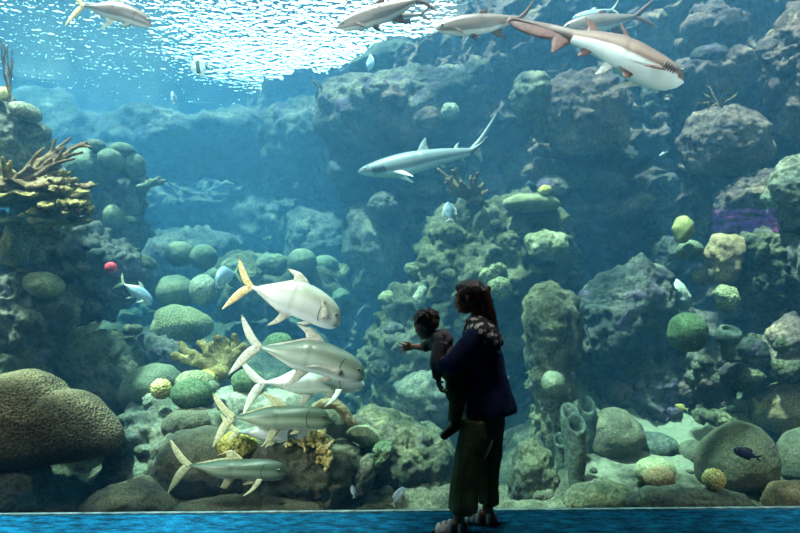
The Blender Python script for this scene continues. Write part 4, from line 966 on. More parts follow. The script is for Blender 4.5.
shark('large brown backed shark with a white belly crossing the top of the window', P1, (570, 35), (685.5, 79), 5.7, SHARK, SF,
      [([(.06, .07), (-.15, .075), (-.35, .055), (-.52, .038)], [(.04, -.05), (-.10, -.075), (-.25, -.095), (-.42, -.06), (-.53, .02)], 1),
       ([(.05, -.03), (-.02, -.12), (-.08, -.20)], [(-.16, .0), (-.13, -.06), (-.095, -.19)], 1),
       ([(-.44, .04), (-.50, .0), (-.50, -.035)], [(-.52, .04), (-.53, .01), (-.51, -.03)], 1)],
      (.40, .52, .345, .155), (.11, .235, .075, .15),
      [(.68, .79, .60, -.19, -.10, -.135, -.20, 1), (.64, .76, .47, -.235, -.12, .05, .16, 2)],
      [(.13, .22, .115, .10, 0, 1), (.34, .42, .30, .13, .04, 2), (.44, .58, .505, .115, -.07, 1)], width=.15, bend=.15, roll=-16)
P2 = [(-.16, .118, .105), (-.09, .062, .040), (0, .030, -.030), (.1, .045, -.045), (.25, .065, -.065), (.4, .08, -.09), (.55, .088, -.11), (.68, .082, -.112), (.8, .066, -.09), (.9, .045, -.06), (.96, .03, -.04), (1, .005, -.012)]
shark('slender pale grey shark swimming left in mid water', P2, (472, 151), (357, 171.5), 7.2, SHARK2, SF2,
      [([(.03, .02), (-.08, .10), (-.17, .19), (-.27, .30)], [(.0, -.02), (-.07, .035), (-.15, .13), (-.275, .285)], 1),
       ([(.02, -.02), (-.04, -.06), (-.07, -.11)], [(-.08, .03), (-.08, -.03), (-.075, -.10)], 1)],
      (.36, .47, .37, .12), (.10, .16, .10, .06),
      [(.62, .70, .545, -.15, -.07, .07, .13, 2), (.64, .71, .54, -.16, -.07, -.07, -.13, 2)],
      [(.08, .14, .07, .05, 0, 1), (.26, .32, .25, .06, .03, 1)], width=.085, bend=-.15)

# ------------------------------------------------------------------ small fish
DISC = [(0, .05, -.05), (.06, .08, -.08), (.2, .26, -.24), (.4, .38, -.36), (.6, .38, -.36), (.8, .26, -.26), (.92, .13, -.14), (1, .0, -.03)]
OVAL = [(0, .05, -.05), (.1, .08, -.08), (.3, .17, -.17), (.55, .22, -.22), (.8, .18, -.18), (.93, .10, -.10), (1, .0, -.02)]
def small_fish(name, label, prof, root, snout, D, skin, fins, Dr=None, w=.07, fork=.16, dors=.12, bend=.1, roll=0):
    f = Fish(prof, w, bend); f.body(20)
    f.fin([(.03, .03), (-.1, .10), (-.18, fork)], [(.02, -.01), (-.1, .0), (-.15, .03), (-.185, fork - .02)], 1, th=.02, n=8)
    f.fin([(.03, -.03), (-.1, -.10), (-.18, -fork)], [(.02, .01), (-.1, .0), (-.15, -.03), (-.185, -fork + .02)], 1, th=.02, n=8)
    zt = lambda x: np.interp(x, f.t, f.U) - .01; zl = lambda x: np.interp(x, f.t, f.L) + .01
    f.fin([(.7, zt(.7)), (.5, zt(.5) + dors * .7), (.22, zt(.25) + dors)], [(.2, zt(.2)), (.2, zt(.2) + dors * .3), (.2, zt(.22) + dors * .8)], 1, th=.016, n=8)
    f.fin([(.5, zl(.5)), (.38, zl(.38) - dors * .7), (.2, zl(.25) - dors)], [(.18, zl(.18)), (.19, zl(.2) - dors * .3), (.19, zl(.22) - dors * .8)], 1, th=.016, n=8)
    for sd in (1, -1):
        f.fin([(.74, -.02), (.66, -.06), (.58, -.12)], [(.70, -.0), (.62, -.03), (.575, -.11)], 1, y=sd * w * .95, yb=sd * w * 1.5, th=.01, n=6)
    return f.place(name, [skin, fins], label, 'fish', root, snout, D, eye=(.86, .035, .035), Dr=Dr, roll=roll)
BANDED = fish_mat('banded_skin', '8f9a8e', 'c4ccc0', 'e4e8e0', (.3, .6), .2, .45, stripe=('3c403c', 3.4))
YEL = fish_mat('yellow_skin', 'b0a040', 'd6c860', 'ece6a0', (.3, .6), .1, .5)
BLUE = fish_mat('navy_skin', '10203c', '162a4c', '20365a', (.3, .6), .1, .5); BLF = fin_mat('navy_fin', '10203c', '1c3054')
OLIVE = fish_mat('olive_skin', '6c6c40', '96925c', 'b8b48a', (.3, .6), .1, .5)
small_fish('spadefish', 'round banded spadefish facing left below the sparkling surface', DISC, (207.5, 66), (188.5, 67.5), 7.0, BANDED, WF, fork=.3, dors=.25)
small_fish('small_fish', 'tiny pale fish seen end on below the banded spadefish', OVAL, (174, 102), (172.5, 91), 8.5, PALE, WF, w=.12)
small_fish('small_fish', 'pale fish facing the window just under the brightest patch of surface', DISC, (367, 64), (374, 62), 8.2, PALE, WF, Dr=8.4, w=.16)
small_fish('angelfish', 'pale angelfish nose up over the broad knobbly outcrop', DISC, (449.5, 218), (448, 202), 7.4, PALE, WF, w=.06, fork=.3, dors=.2)
small_fish('porkfish', 'olive and yellow reef fish with a dark band on the left slope', OVAL, (101, 324), (84, 331), 6.9, OLIVE, YG)
small_fish('small_fish', 'small pale fish nose up just left of the woman near the floor', OVAL, (394, 503), (404, 487), 5.5, PALE, WF)
small_fish('small_fish', 'sliver of a pale fish pointing up at the foot of the ragged sponge ridge', OVAL, (354, 496), (352, 485), 5.5, PALE, WF, w=.05, dors=.05)
small_fish('small_fish', 'small bright yellow fish over the sand on the right', OVAL, (686, 409), (675, 405), 6.4, YEL, YG)
small_fish('blue_tang', 'dark navy blue tang in front of the large grey brown dome', OVAL, (756, 457), (733, 449), 5.5, BLUE, BLF, dors=.08)
small_fish('small_fish', 'thin pale fish in the shadow to the left of the large round boulder', LONG, (666, 152), (659, 156), 6.8, PALE, WF, w=.05)
# ------------------------------------------------------------------ branching, plate and tube forms
def thing(name, label, cat, loc, group=None):
    o = bpy.data.objects.new(name, None); COL.objects.link(o); o.location = loc; o.empty_display_size = .1
    return tag(o, label, cat, group)
def under(o, parent):
    o.parent = parent; o.matrix_parent_inverse = Matrix.Translation(-parent.location); return o
def rough_post(seed, a=.012, f=22):
    def post(co, no):
        p = co + seed; return co + no * (a * fbm(p * f, 3) + a * .8 * (.5 - worley(p * f * 1.3)))[:, None]
    return post

def branching(name, label, cat, base, tips, D, mat, r0=.03, r1=.012, spread=.12, seed=1, voxel=.012, sag=.0, flat=None, group=None, twigs=2, Dsp=.25):
    """a colony of forked, tapering branches growing from base towards the tips"""
    rn = random.Random(seed); mb = MB(); B = P(base[0], base[1], D)
    mb.ball(B, (r0 * 1.8, r0 * 1.8, r0 * 1.2), level=2)
    for tx, ty in tips:
        T = P(tx, ty, D + rn.uniform(-Dsp, Dsp)); d = T - B; pts = [B]
        for k in range(1, 6):
            q = B + d * (k / 5) + Vector((rn.uniform(-1, 1), rn.uniform(-1, 1), rn.uniform(-1, 1) - sag * 4 * (k / 5) * (1 - k / 5))) * spread * d.length * .35 * (1 if k < 5 else .2)
            pts.append(q)
        rad = [r0 + (r1 - r0) * k / 5 for k in range(6)]
        mb.tube(pts, rad, 8, flat=flat)
        for _ in range(twigs):
            k = rn.choice([2, 3, 4]); s = pts[k]; ln = d.length * rn.uniform(.18, .34)
            dd = (d.normalized() + Vector((rn.uniform(-.8, .8), rn.uniform(-.8, .8), rn.uniform(-.5, .9)))).normalized()
            e = s + dd * ln
            mb.tube([s, s + dd * ln * .5 + Vector((0, 0, ln * .06)), e], [rad[k] * .9, rad[k] * .8, r1 * .9], 8, flat=flat)
    mb.v = [tuple(Vector(v) - B) for v in mb.v]
    o = remeshed(mb, name, mat, voxel, 2, post=rough_post(seed * 3.3, .35 * r1, .5 / r1) if r1 > .006 else None); o.location = B
    return tag(o, label, cat, group)

branching('elkhorn_coral', 'brown branching coral reaching right above the table coral', 'coral', (12, 183),
          [(88, 141), (80, 145), (72, 138), (66, 146), (84, 152), (58, 150), (48, 160), (40, 152), (75, 158), (30, 165), (60, 166)], 6.35, M['brown_horn'], .035, .014, .1, 3, Dsp=.25)
branching('staghorn_coral', 'tan coral branches at the left edge below the pale outcrop', 'coral', (8, 190), [(-8, 148), (2, 156), (10, 160), (-12, 165), (16, 172), (48, 176)], 6.2, M['elkhorn'], .035, .016, .12, 5)
branching('elkhorn_coral', 'yellow elkhorn coral with thick upright blades behind the jack tails', 'coral', (220, 372),
          [(172, 353), (180, 347), (190, 352), (201, 340), (211, 342), (218, 336), (228, 341), (238, 338), (245, 343), (205, 352), (232, 350)], 6.5, M['elkhorn'], .062, .034, .10, 8, flat=(Vector((0, 1, 0)), .5), Dsp=.12)
branching('elkhorn_coral', 'brown spiky elkhorn coral below the slender pale shark', 'coral', (474, 200),
          [(437, 168), (445, 178), (452, 170), (460, 182), (446, 190), (484, 183), (488, 190), (470, 178), (478, 172)], 7.9, M['brown_horn'], .05, .018, .1, 9)
branching('branching_coral', 'hazy tangle of thin coral branches left of the long dark ledge', 'coral', (345, 108), [(312, 80), (318, 90), (316, 102), (325, 82), (338, 84), (322, 110), (335, 94), (345, 88)], 9.3, M['brown_horn'], .035, .014, .16, 10)
branching('branching_coral', 'fine pinkish fan of coral twigs above the large round boulder', 'coral', (720, 108), [(703, 92), (709, 86), (716, 84), (724, 85), (731, 88), (738, 92), (699, 100)], 7.7, M['brown_horn'], .02, .007, .14, 11, voxel=.008)
branching('staghorn_coral', 'short pale coral branch poking out below the table coral', 'coral', (22, 232), [(62, 237), (56, 233), (60, 232)], 6.4, M['elkhorn'], .025, .016, .05, 12, Dsp=.05)
branching('staghorn_coral', 'pale forked coral branch sticking out of the hazy left pillar', 'coral', (140, 187), [(166, 180), (160, 177), (164, 184)], 8.0, M['boulder'], .03, .016, .05, 13, Dsp=.05)
branching('sea_rod', 'thin dark whip like sea rods rising at the top left edge', 'coral', (9, 104), [(0, 36), (4, 42), (8, 44), (12, 50), (14, 60), (1, 55)], 6.6, M['brown_horn'], .010, .006, .09, 14, voxel=.005, twigs=1)
branching('branching_coral', 'bushy tan coral spilling off the rubble on the lower right slope', 'coral', (762, 412), [(745, 405), (752, 398), (765, 398), (775, 404), (740, 412)], 6.75, M['elkhorn'], .04, .02, .1, 15)

def plate(parent, cx, cy, rx, ry, D, dep, mat, seed, tilt=.15):
    """one thin ruffled shelf of the table coral"""
    v, f = ico(5); c = P(cx, cy, D); W = rx / F * D; H = ry / F * D
    th = np.arctan2(v[:, 1], v[:, 0]); k = 1 + .16 * np.sin(th * 5 + seed) + .10 * np.sin(th * 11 + seed * 2) + .05 * np.sin(th * 23)
    w = np.stack([v[:, 0] * W * k, v[:, 1] * dep * k, v[:, 2] * H], 1)
    rr = np.hypot(v[:, 0], v[:, 1]); w[:, 2] += tilt * H * 2 * rr ** 2 + .55 * H * np.sin(th * 7 + seed) * rr ** 2 + .05 * fbm(w * 4 + seed, 3) * rr + .03 * v[:, 1] * rr
    w = displace(w, f, 'none', 0, 1, 1); p = w + seed * 5; n = normals(w, f)
    w = w + n * (.035 * (.5 - worley(p * 15)) + .02 * (.5 - worley(p * 33)) + .03 * fbm(p * 12, 3))[:, None]
    o = link('plate', mesh_np('plate', w, f), mat); o.location = c; return under(o, parent)
t = thing('table_coral', 'tan table coral of ruffled stacked plates jutting from the left edge', 'coral', P(20, 226, 6.35))
for i, (cx, cy, rx, ry, D, dep, m_) in enumerate([(36, 188, 50, 4.5, 6.35, .34, 'brown_horn'), (44, 198, 42, 4.5, 6.3, .30, 'elkhorn'), (62, 205, 24, 4, 6.2, .22, 'elkhorn'), (58, 213, 28, 4.5, 6.25, .22, 'elkhorn'), (45, 221, 42, 4, 6.35, .30, 'sponge'), (18, 200, 34, 6, 6.4, .35, 'elkhorn')]):
    plate(t, cx, cy, rx, ry, D, dep, M[m_], i * 1.7 + 1)
rn_ = random.Random(5)
for i in range(12):
    plate(t, rn_.uniform(48, 80), rn_.uniform(170, 222), rn_.uniform(8, 16), rn_.uniform(2.2, 3.6), rn_.uniform(6.1, 6.5), rn_.uniform(.08, .14), M[rn_.choice(['brown_horn', 'elkhorn', 'tan_coral'])], i * 2.3 + 9)
sb = MB(); sb.tube([P(10, 262, 6.5), P(16, 240, 6.45), P(26, 215, 6.4), P(30, 190, 6.35)], [.16, .12, .13, .2], 14); sb.tube([P(30, 225, 6.4), P(62, 212, 6.3), P(72, 203, 6.25)], [.1, .09, .05], 12)
under(remeshed(sb, 'stalk', M['elkhorn'], .02, 3, post=rough_post(3, .02, 12)), t)

def finger_cluster(label, cx, cy, rx, ry, D, n, seed, rf=.016):
    rn = random.Random(seed); mb = MB(); c = P(cx, cy, D)
    for i in range(n):
        a, r = rn.uniform(0, 6.28), math.sqrt(rn.random()); x, y = cx + rx * r * math.cos(a), cy + ry * r * math.sin(a)
        b = P(x, y, D + .07); d = Vector((rn.uniform(-.5, .5), -1, rn.uniform(-.1, .8))).normalized()
        mb.tube([b, b + d * .05, b + d * .09], [rf * .8, rf, rf * .9], 8); mb.ball(b + d * .09, rf * 1.05, level=2)
    mb.ball(c + Vector((0, .09, 0)), (rx / F * D * .95, .07, ry / F * D * .95), level=3)
    mb.v = [tuple(Vector(v) - c) for v in mb.v]
    o = remeshed(mb, 'finger_coral', M['yellow_coral'], .007, 2); o.location = c; return tag(o, label, 'coral')
finger_cluster('wide cluster of yellow finger coral on the dark square shouldered rock', 303, 440, 15, 10, 5.5, 46, 2)
finger_cluster('drooping cluster of yellow finger coral right of the wide cluster', 325, 454, 8, 15, 5.46, 38, 3)
finger_cluster('small patch of yellow finger coral tucked under the dark headed jack', 318, 437, 7, 5, 5.52, 14, 4)

mb = MB(); pts = [P(*q, 5.95) for q in ((312, 409), (322, 404), (334, 403), (343, 410), (349, 420), (356, 426))]
mb.tube(pts, [.035, .045, .05, .048, .045, .03], 14); b0 = P(335, 412, 5.95); mb.v = [tuple(Vector(v) - b0) for v in mb.v]
o = remeshed(mb, 'tube_coral', M['tan_coral'], .012, 3, post=rough_post(9, .01, 18)); o.location = b0
tag(o, 'tan arched tube of coral behind the heads of the lower jacks', 'coral')

def tube_sponge(name, label, tubes, D, mat):
    """upright hollow tubes with open, lipped mouths"""
    rootp = P(tubes[0][0], 512, D); t = thing(name, label, 'sponge', rootp)
    for i, (x0, y0, x1, y1, r, dd) in enumerate(tubes):
        top, bot = P(x1, y1, D + dd), P(x0, y0, D + dd); R = r / F * D; ax = (top - bot); n = 26; seg = 28; V = []; Q = []
        lat = ax.normalized().cross(Vector((0, 1, 0))).normalized(); fr = lat.cross(ax.normalized()).normalized()
        prof = [(q, R * (1.15 - .25 * math.sin(q * 3.14) + .12 * math.sin(q * 9 + i))) for q in [k / 18 for k in range(19)]] + [(1.02, R * .95), (1.0, R * .74), (.93, R * .66), (.8, R * .6), (.6, R * .5), (.6, R * .01)]
        for q, rr in prof:
            for k in range(seg):
                a = 6.283 * k / seg; V.append(tuple(bot + ax * q + lat * math.cos(a) * rr + fr * math.sin(a) * rr * .95 + Vector((0, 0, (lat * math.cos(a) * rr + fr * math.sin(a) * rr).y * .95 * min(1, q) ** 5))))
        for j in range(len(prof) - 1):
            for k in range(seg):
                k2 = (k + 1) % seg; Q.append((j * seg + k, j * seg + k2, (j + 1) * seg + k2, (j + 1) * seg + k))
        v = np.array(V); v += np.stack([.012 * fbm(v * 9 + 3, 3), .012 * fbm(v * 9 + 13, 3), .008 * fbm(v * 9 + 23, 3)], 1)
        v -= np.array(bot); m2 = MB(); m2.add(v.tolist(), Q); o = m2.build('tube', mat); o.location = bot; under(o, t)
    return t
tube_sponge('tube_sponge', 'group of hollow barrel shaped sponges with open mouths beside the dark round dome',
            [(571, 512, 570, 413, 8, .05), (588, 512, 587, 406, 8.5, .25), (577, 512, 576, 424, 9, -.25), (562, 512, 560, 440, 6, 0.1)], 6.3, M['tube_sponge'])
def mouth_sponge():
    t = thing('cup_sponge', 'dark round mouthed cup sponge right of the green brain coral', 'sponge', P(730, 352, 6.6))
    mb = MB(); seg = 32; c = P(730, 332, 6.6); prof = [(.10, .02), (.115, .05), (.12, .10), (.105, .14), (.085, .15), (.07, .13), (.06, .08), (.01, .06)]
    ax = Vector((.1, -.5, .85)).normalized(); la = ax.cross(Vector((0, 1, 0))).normalized(); fr = la.cross(ax); V = []; Q = []
    for rr, h in prof:
        for k in range(seg):
            a = 6.283 * k / seg; V.append(tuple(la * math.cos(a) * rr + fr * math.sin(a) * rr + ax * (h - .12)))
    for j in range(len(prof) - 1):
        for k in range(seg):
            k2 = (k + 1) % seg; Q.append((j * seg + k, j * seg + k2, (j + 1) * seg + k2, (j + 1) * seg + k))
    mb.add(V, Q); o = mb.build('cup', M['tube_sponge']); o.location = c; under(o, t)
    s = MB(); s.tube([P(728, 360, 6.65), P(728, 345, 6.64), c], [.06, .07, .09], 14); under(remeshed(s, 'stem', M['tube_sponge'], .01, 2), t)
mouth_sponge()
# ------------------------------------------------------------------ people
SKIN = plain('skin', '9c6a50', .55, var=(8, 'a87458')); HAIR = plain('dark_hair', '1d120c', .45, var=(60, '2c1a10'), bump=(90, .6))
NAVY = plain('navy_cloth', '18223e', .9, spec=.1, var=(30, '202c50'), bump=(200, .3)); OLIVECLOTH = plain('olive_cloth', '4a5a3e', .9, spec=.1, var=(12, '42503a'), bump=(160, .3))
GREY = plain('grey_hoodie', '5c5c60', .95, spec=.1, var=(60, '6e6e72'), bump=(180, .4)); WHITE = plain('white_leather', 'dcdcd4', .5, var=(20, 'c8c8c0'))
SOLE = plain('dark_sole', '14120f', .7); BLACK = plain('black_leather', '0c0c0e', .5); STEEL = plain('bracelet_metal', 'c8ccd0', .2, metal=.9)
def lace():
    m, nt, out = new_mat('patterned_scarf'); L = nt.links.new; tc = N(nt, 'TexCoord')
    v = N(nt, 'TexVoronoi', Scale=26); L(tc.outputs['Object'], v.inputs['Vector']); r = ramp(nt, v.outputs['Distance'], [(.40, 'b8b4ac'), (.50, '17171c')])
    bs = N(nt, 'BsdfPrincipled', Roughness=.9); L(r.outputs[0], bs.inputs['Base Color']); L(bs.outputs[0], out.inputs[0]); return m
LACE = lace()

def head(mb, c, f, s, up=Vector((0, 0, 1)), chub=1.0):
    """head with brow, nose, lips, chin and ears; c centre, f facing, s head height"""
    f = f.normalized(); r = f.cross(up).normalized(); u = r.cross(f).normalized(); rot = Matrix((r, f, u)).transposed()
    q = lambda x, y, z: c + (r * x + f * y + u * z) * s
    B = lambda p, rad, lv=3: mb.ball(q(*p), [k * s for k in rad], rot=rot, level=lv)
    B((0, -.06, .12), (.355, .42, .37)); B((0, .12, -.06), (.29 * chub, .27, .34)); B((0, .13, -.27), (.21 * chub, .22, .20)); B((0, .29, -.37), (.09, .09, .08), 2)
    B((0, .33, .10), (.24, .07, .05), 2)                                   # brow
    mb.tube([q(0, .36, .07), q(0, .42, -.04), q(0, .44, -.11)], [.03 * s, .038 * s, .045 * s], 8)        # nose
    B((.04, .41, -.125), (.035, .045, .03), 2); B((-.04, .41, -.125), (.035, .045, .03), 2)
    B((0, .375, -.215), (.10, .05, .025), 2); B((0, .37, -.26), (.085, .05, .028), 2)                     # lips
    B((.2, .25, -.10), (.09, .09, .09), 2); B((-.2, .25, -.10), (.09, .09, .09), 2)                       # cheeks
    for sd in (1, -1):
        B((sd * .35, -.03, -.03), (.035, .075, .12), 2); B((sd * .375, -.06, .0), (.02, .06, .09), 2)
    return q, rot
def eyes(q, s, parent):
    for sd in (1, -1):
        e = MB(); e.ball(q(sd * .13, .325, .02), .055 * s, 0, 3); e.ball(q(sd * .13, .36, .02), .028 * s, 1, 2); e.build('eye', [plain('eye_white', 'd8d4cc', .3), EYE], parent)

def hand(mb, wrist, d, palm_n, s, curl=(.3, .3, .3, .3), thumb=.6, spread=.12):
    """palm and five fingers; d: direction of the hand, palm_n: the way the palm faces, s: hand length"""
    d = d.normalized(); n = (palm_n - d * palm_n.dot(d)).normalized(); side = d.cross(n).normalized()   # thumb side = +side
    rot = Matrix((side, d, n)).transposed()
    mb.ball(wrist + d * s * .27, (s * .21, s * .29, s * .10), rot=rot, level=3)
    mb.tube([wrist - d * s * .12, wrist + d * s * .15], [s * .13, s * .15], 10)
    L_ = (.40, .45, .42, .33)
    for i in range(4):
        off = (.15 - .10 * i); b = wrist + d * s * (.47 - .02 * abs(i - 1)) + side * s * off; dd = (d + side * (spread * (1.2 - i * .8))).normalized()
        c = curl[i]; pts = [b - dd * s * .12, b]
        ang = 0
        for k, seg in enumerate((.46, .30, .24)):
            ang += c * (1.0, 1.1, .8)[k]; v = dd * math.cos(ang) + n * math.sin(ang); pts.append(pts[-1] + v * s * L_[i] * seg)
        mb.tube(pts, [s * .058, s * .055, s * .048, s * .043, s * .034], 8); mb.ball(pts[-1], s * .036, level=2)
    b = wrist + d * s * .12 + side * s * .16; v1 = (side * .8 + d * .75 + n * .25 * thumb).normalized(); v2 = (side * .3 + d + n * .5 * thumb).normalized()
    mb.tube([b - side * s * .08, b + v1 * s * .16, b + v1 * s * .16 + v2 * s * .15, b + v1 * s * .16 + v2 * s * .26], [s * .075, s * .06, s * .05, s * .038], 8)

def loft(mb, rings, seg=40, fold=0, nf=9, ph=0):
    """closed skin through rings (centre, rx, ry, angle) with soft vertical folds that deepen downwards"""
    V = []; Q = []; n = len(rings)
    for i, (c, rx, ry) in enumerate(rings):
        q = i / (n - 1)
        for k in range(seg):
            a = 2 * math.pi * k / seg; m = 1 + fold * q * (math.sin(a * nf + ph + q * 1.5) + .5 * math.sin(a * (nf * 2 + 1) + ph))
            V.append((c[0] + rx * m * math.cos(a), c[1] + ry * m * math.sin(a), c[2]))
    for i in range(n - 1):
        for k in range(seg):
            k2 = (k + 1) % seg; Q.append((i * seg + k, (i + 1) * seg + k, (i + 1) * seg + k2, i * seg + k2))
    for e, rev in ((0, 0), (n - 1, 1)):
        V.append(tuple(rings[e][0])); c = len(V) - 1
        for k in range(seg):
            k2 = (k + 1) % seg; Q.append((c, e * seg + k, e * seg + k2) if not rev else (c, e * seg + k2, e * seg + k))
    mb.add(V, Q)
def fit(x0, x1, y, D): a, b = P(x0, y, D), P(x1, y, D); return ((a + b) / 2, (b.x - a.x) / 2)
def wrinkle(seed, a=.006, f=7):
    def post(co, no):
        p = co * np.array([1, 1, .45]) + seed; return co + no * (a * (ridged(p * f, 3) - .4) + a * .4 * fbm(p * f * 3, 2))[:, None]
    return post

# ---------------- the woman
def woman():
    mb = MB(); hc = P(469, 297.5, 4.49); fd = Vector((-.93, .36, -.06))
    q, rot = head(mb, hc, fd, .222)
    mb.tube([P(475, 300, 4.50), P(479, 313, 4.50), P(482, 326, 4.5)], [.052, .052, .075], 14)
    # trunk
    for x, y, rx, ry, rz in ((481, 338, .10, .17, .10), (481, 355, .105, .15, .13), (482, 378, .10, .125, .12), (483, 402, .115, .155, .13), (483, 418, .12, .165, .11)):
        mb.ball(P(x, y, 4.5), (rx, ry, rz))
    mb.tube([P(480, 329, 4.37), P(480, 325, 4.5), P(478, 329, 4.63)], [.046, .058, .046], 12)
    # legs with knees and ankles
    A1, H1 = P(459, 522, 4.40), P(482, 425, 4.42); A2, H2 = P(488, 512, 4.60), P(484, 425, 4.58)
    mb.tube([H1, P(478, 445, 4.42), P(469, 470, 4.40), P(463, 490, 4.40), A1 + Vector((0, 0, .06)), A1], [.095, .085, .058, .060, .038, .036], 14)
    mb.tube([H2, P(488, 445, 4.58), P(489, 470, 4.58), P(489, 490, 4.60), A2 + Vector((0, 0, .06)), A2], [.095, .085, .058, .058, .038, .036], 14)
    feet = []
    for A, toe in ((A1, Vector((-.95, .12, 0))), (A2, Vector((-.9, .30, 0)))):
        toe.normalize(); sd = Vector((-toe.y, toe.x, 0)); h = Vector((A.x, A.y, .045)) - toe * .03
        mb.ball(h, (.036, .036, .036)); mb.tube([A, h + Vector((0, 0, .02)) + toe * .02, h + toe * .10 + Vector((0, 0, .012)), h + toe * .165 - Vector((0, 0, .008))], [.036, .038, .034, .026], 12, flat=(Vector((0, 0, 1)), .9))
        mb.ball(h + toe * .14 - Vector((0, 0, .012)), (.045, .045, .018))
        for k in range(5):
            b = h + toe * (.165 - .006 * k) + sd * (.030 - .015 * k) - Vector((0, 0, .014)); mb.tube([b - toe * .03, b, b + toe * (.026 - .003 * k)], [.011, .0105, .009 - .0006 * k], 8)
        feet.append((h, toe, sd))
    # arms: the near one round the back of the child, the far one under the seat
    S, E, W = P(479, 333, 4.36), P(450, 366, 4.30), P(440, 360, 4.40)
    mb.tube([S, S.lerp(E, .5), E, E.lerp(W, .5), W], [.052, .046, .040, .036, .027], 12)
    hand(mb, W, (P(434, 355, 4.50) - W), Vector((.4, .6, .2)), .165, (.5, .5, .5, .5), .5)
    S2, E2, W2 = P(476, 330, 4.66), P(455, 375, 4.70), P(452, 381, 4.52)
    mb.tube([S2, S2.lerp(E2, .5), E2, E2.lerp(W2, .5), W2], [.052, .046, .040, .036, .027], 12)
    hand(mb, W2, (P(455, 382, 4.42) - W2), Vector((0, 0, 1)), .165, (.4, .4, .4, .4), .5)
    body = remeshed(mb, 'person', SKIN, .0065, 3)
    tag(body, 'person in a long navy jacket and wide olive trousers standing and holding a small child', 'person')
    eyes(q, .222, body)
    # hair: cap and long ponytail
    h = MB(); g = lambda x, y, z: q(x, y, z)
    h.ball(q(0, -.10, .15), (.39 * .222, .44 * .222, .38 * .222), rot=rot); h.ball(q(0, .10, .29), (.30 * .222, .28 * .222, .20 * .222), rot=rot)
    h.ball(q(0, -.24, -.03), (.33 * .222, .30 * .222, .30 * .222), rot=rot)
    for sd in (1, -1): h.ball(q(sd * .28, .04, .06), (.11 * .222, .20 * .222, .24 * .222), rot=rot)
    h.ball(q(0, -.52, .2), (.14 * .222, .14 * .222, .14 * .222))
    hm = remeshed(h, 'hair', HAIR, .006, 4, body, post=lambda co, no: co + no * (.004 * (ridged(np.stack([co[:, 0] * 60, co[:, 1] * 60, co[:, 2] * 14], 1), 2) - .4))[:, None])
    pt = MB(); pt.tube([P(477, 288, 4.44), P(483, 291, 4.43), P(487, 303, 4.42), P(491, 318, 4.41), P(495, 332, 4.40), P(499, 344, 4.40)], [.022, .042, .040, .036, .026, .006], 16)
    remeshed(pt, 'ponytail', HAIR, .006, 3, body, post=lambda co, no: co + no * (.005 * (ridged(np.stack([co[:, 0] * 70, co[:, 1] * 70, co[:, 2] * 8], 1), 2) - .4))[:, None])
    # jacket
    j = MB(); rings = []
    for x0, x1, y, ry in ((471, 489, 319, .07), (466, 493, 324, .16), (463, 496, 331, .19), (461.5, 499, 342, .19), (462, 502, 355, .175), (462, 505, 368, .17), (462, 509, 382, .175), (461.5, 513, 396, .185), (461, 516, 407, .195), (461, 515.5, 412, .197)):
        c, rx = fit(x0, x1, y, 4.5); rings.append((c, rx, ry))
    loft(j, rings, 56, .035, 8, 1)
    j.tube([S + Vector((.02, 0, .0)), S.lerp(E, .45), E + Vector((-.0, 0, -.005)), E.lerp(W, .55)], [.072, .066, .060, .048], 16)
    j.tube([S2 + Vector((.02, 0, 0)), S2.lerp(E2, .45), E2, E2.lerp(W2, .6)], [.072, .066, .058, .048], 16)
    remeshed(j, 'jacket', NAVY, .008, 4, body, post=wrinkle(3, .010, 6))
    # patterned scarf across the shoulders
    s = MB(); rings = []
    for x0, x1, y, ry in ((470, 486, 315, .07), (466, 492, 320, .15), (463.5, 496, 327, .225), (464, 499, 334, .235), (468, 501, 341, .22), (474, 502, 345, .16)):
        c, rx = fit(x0, x1, y, 4.5); rings.append((c, rx, ry))
    loft(s, rings, 48, .06, 11, 2); s.tube([P(488, 330, 4.33), P(495, 342, 4.32), P(500, 354, 4.33)], [.04, .035, .012], 12)
    remeshed(s, 'scarf', LACE, .008, 3, body, post=wrinkle(8, .012, 9))
    # trousers
    t = MB(); rings = []
    for x0, x1, y, ry in ((463, 503, 398, .16), (462, 504, 410, .175), (461, 504, 424, .18), (460.5, 503, 434, .175)):
        c, rx = fit(x0, x1, y, 4.5); rings.append((c, rx, ry))
    loft(t, rings, 48)
    for D, R_ in ((4.40, ((461, 495, 420, .10), (458, 492, 436, .11), (455, 486, 452, .115), (452.5, 481, 472, .12), (450.5, 478, 492, .125), (449.5, 477, 505, .13), (449.5, 477, 510.5, .13))),
                  (4.60, ((468, 504, 420, .10), (470, 503, 436, .105), (474, 502, 452, .105), (476, 499, 470, .11), (477, 498, 488, .115), (477.5, 498, 502, .12)))):
        rings = []
        for x0, x1, y, ry in R_:
            c, rx = fit(x0, x1, y, D); rings.append((c, rx, ry))
        loft(t, rings, 44, .07, 6, D * 9)
    remeshed(t, 'trousers', OLIVECLOTH, .008, 4, body, post=wrinkle(5, .010, 5))
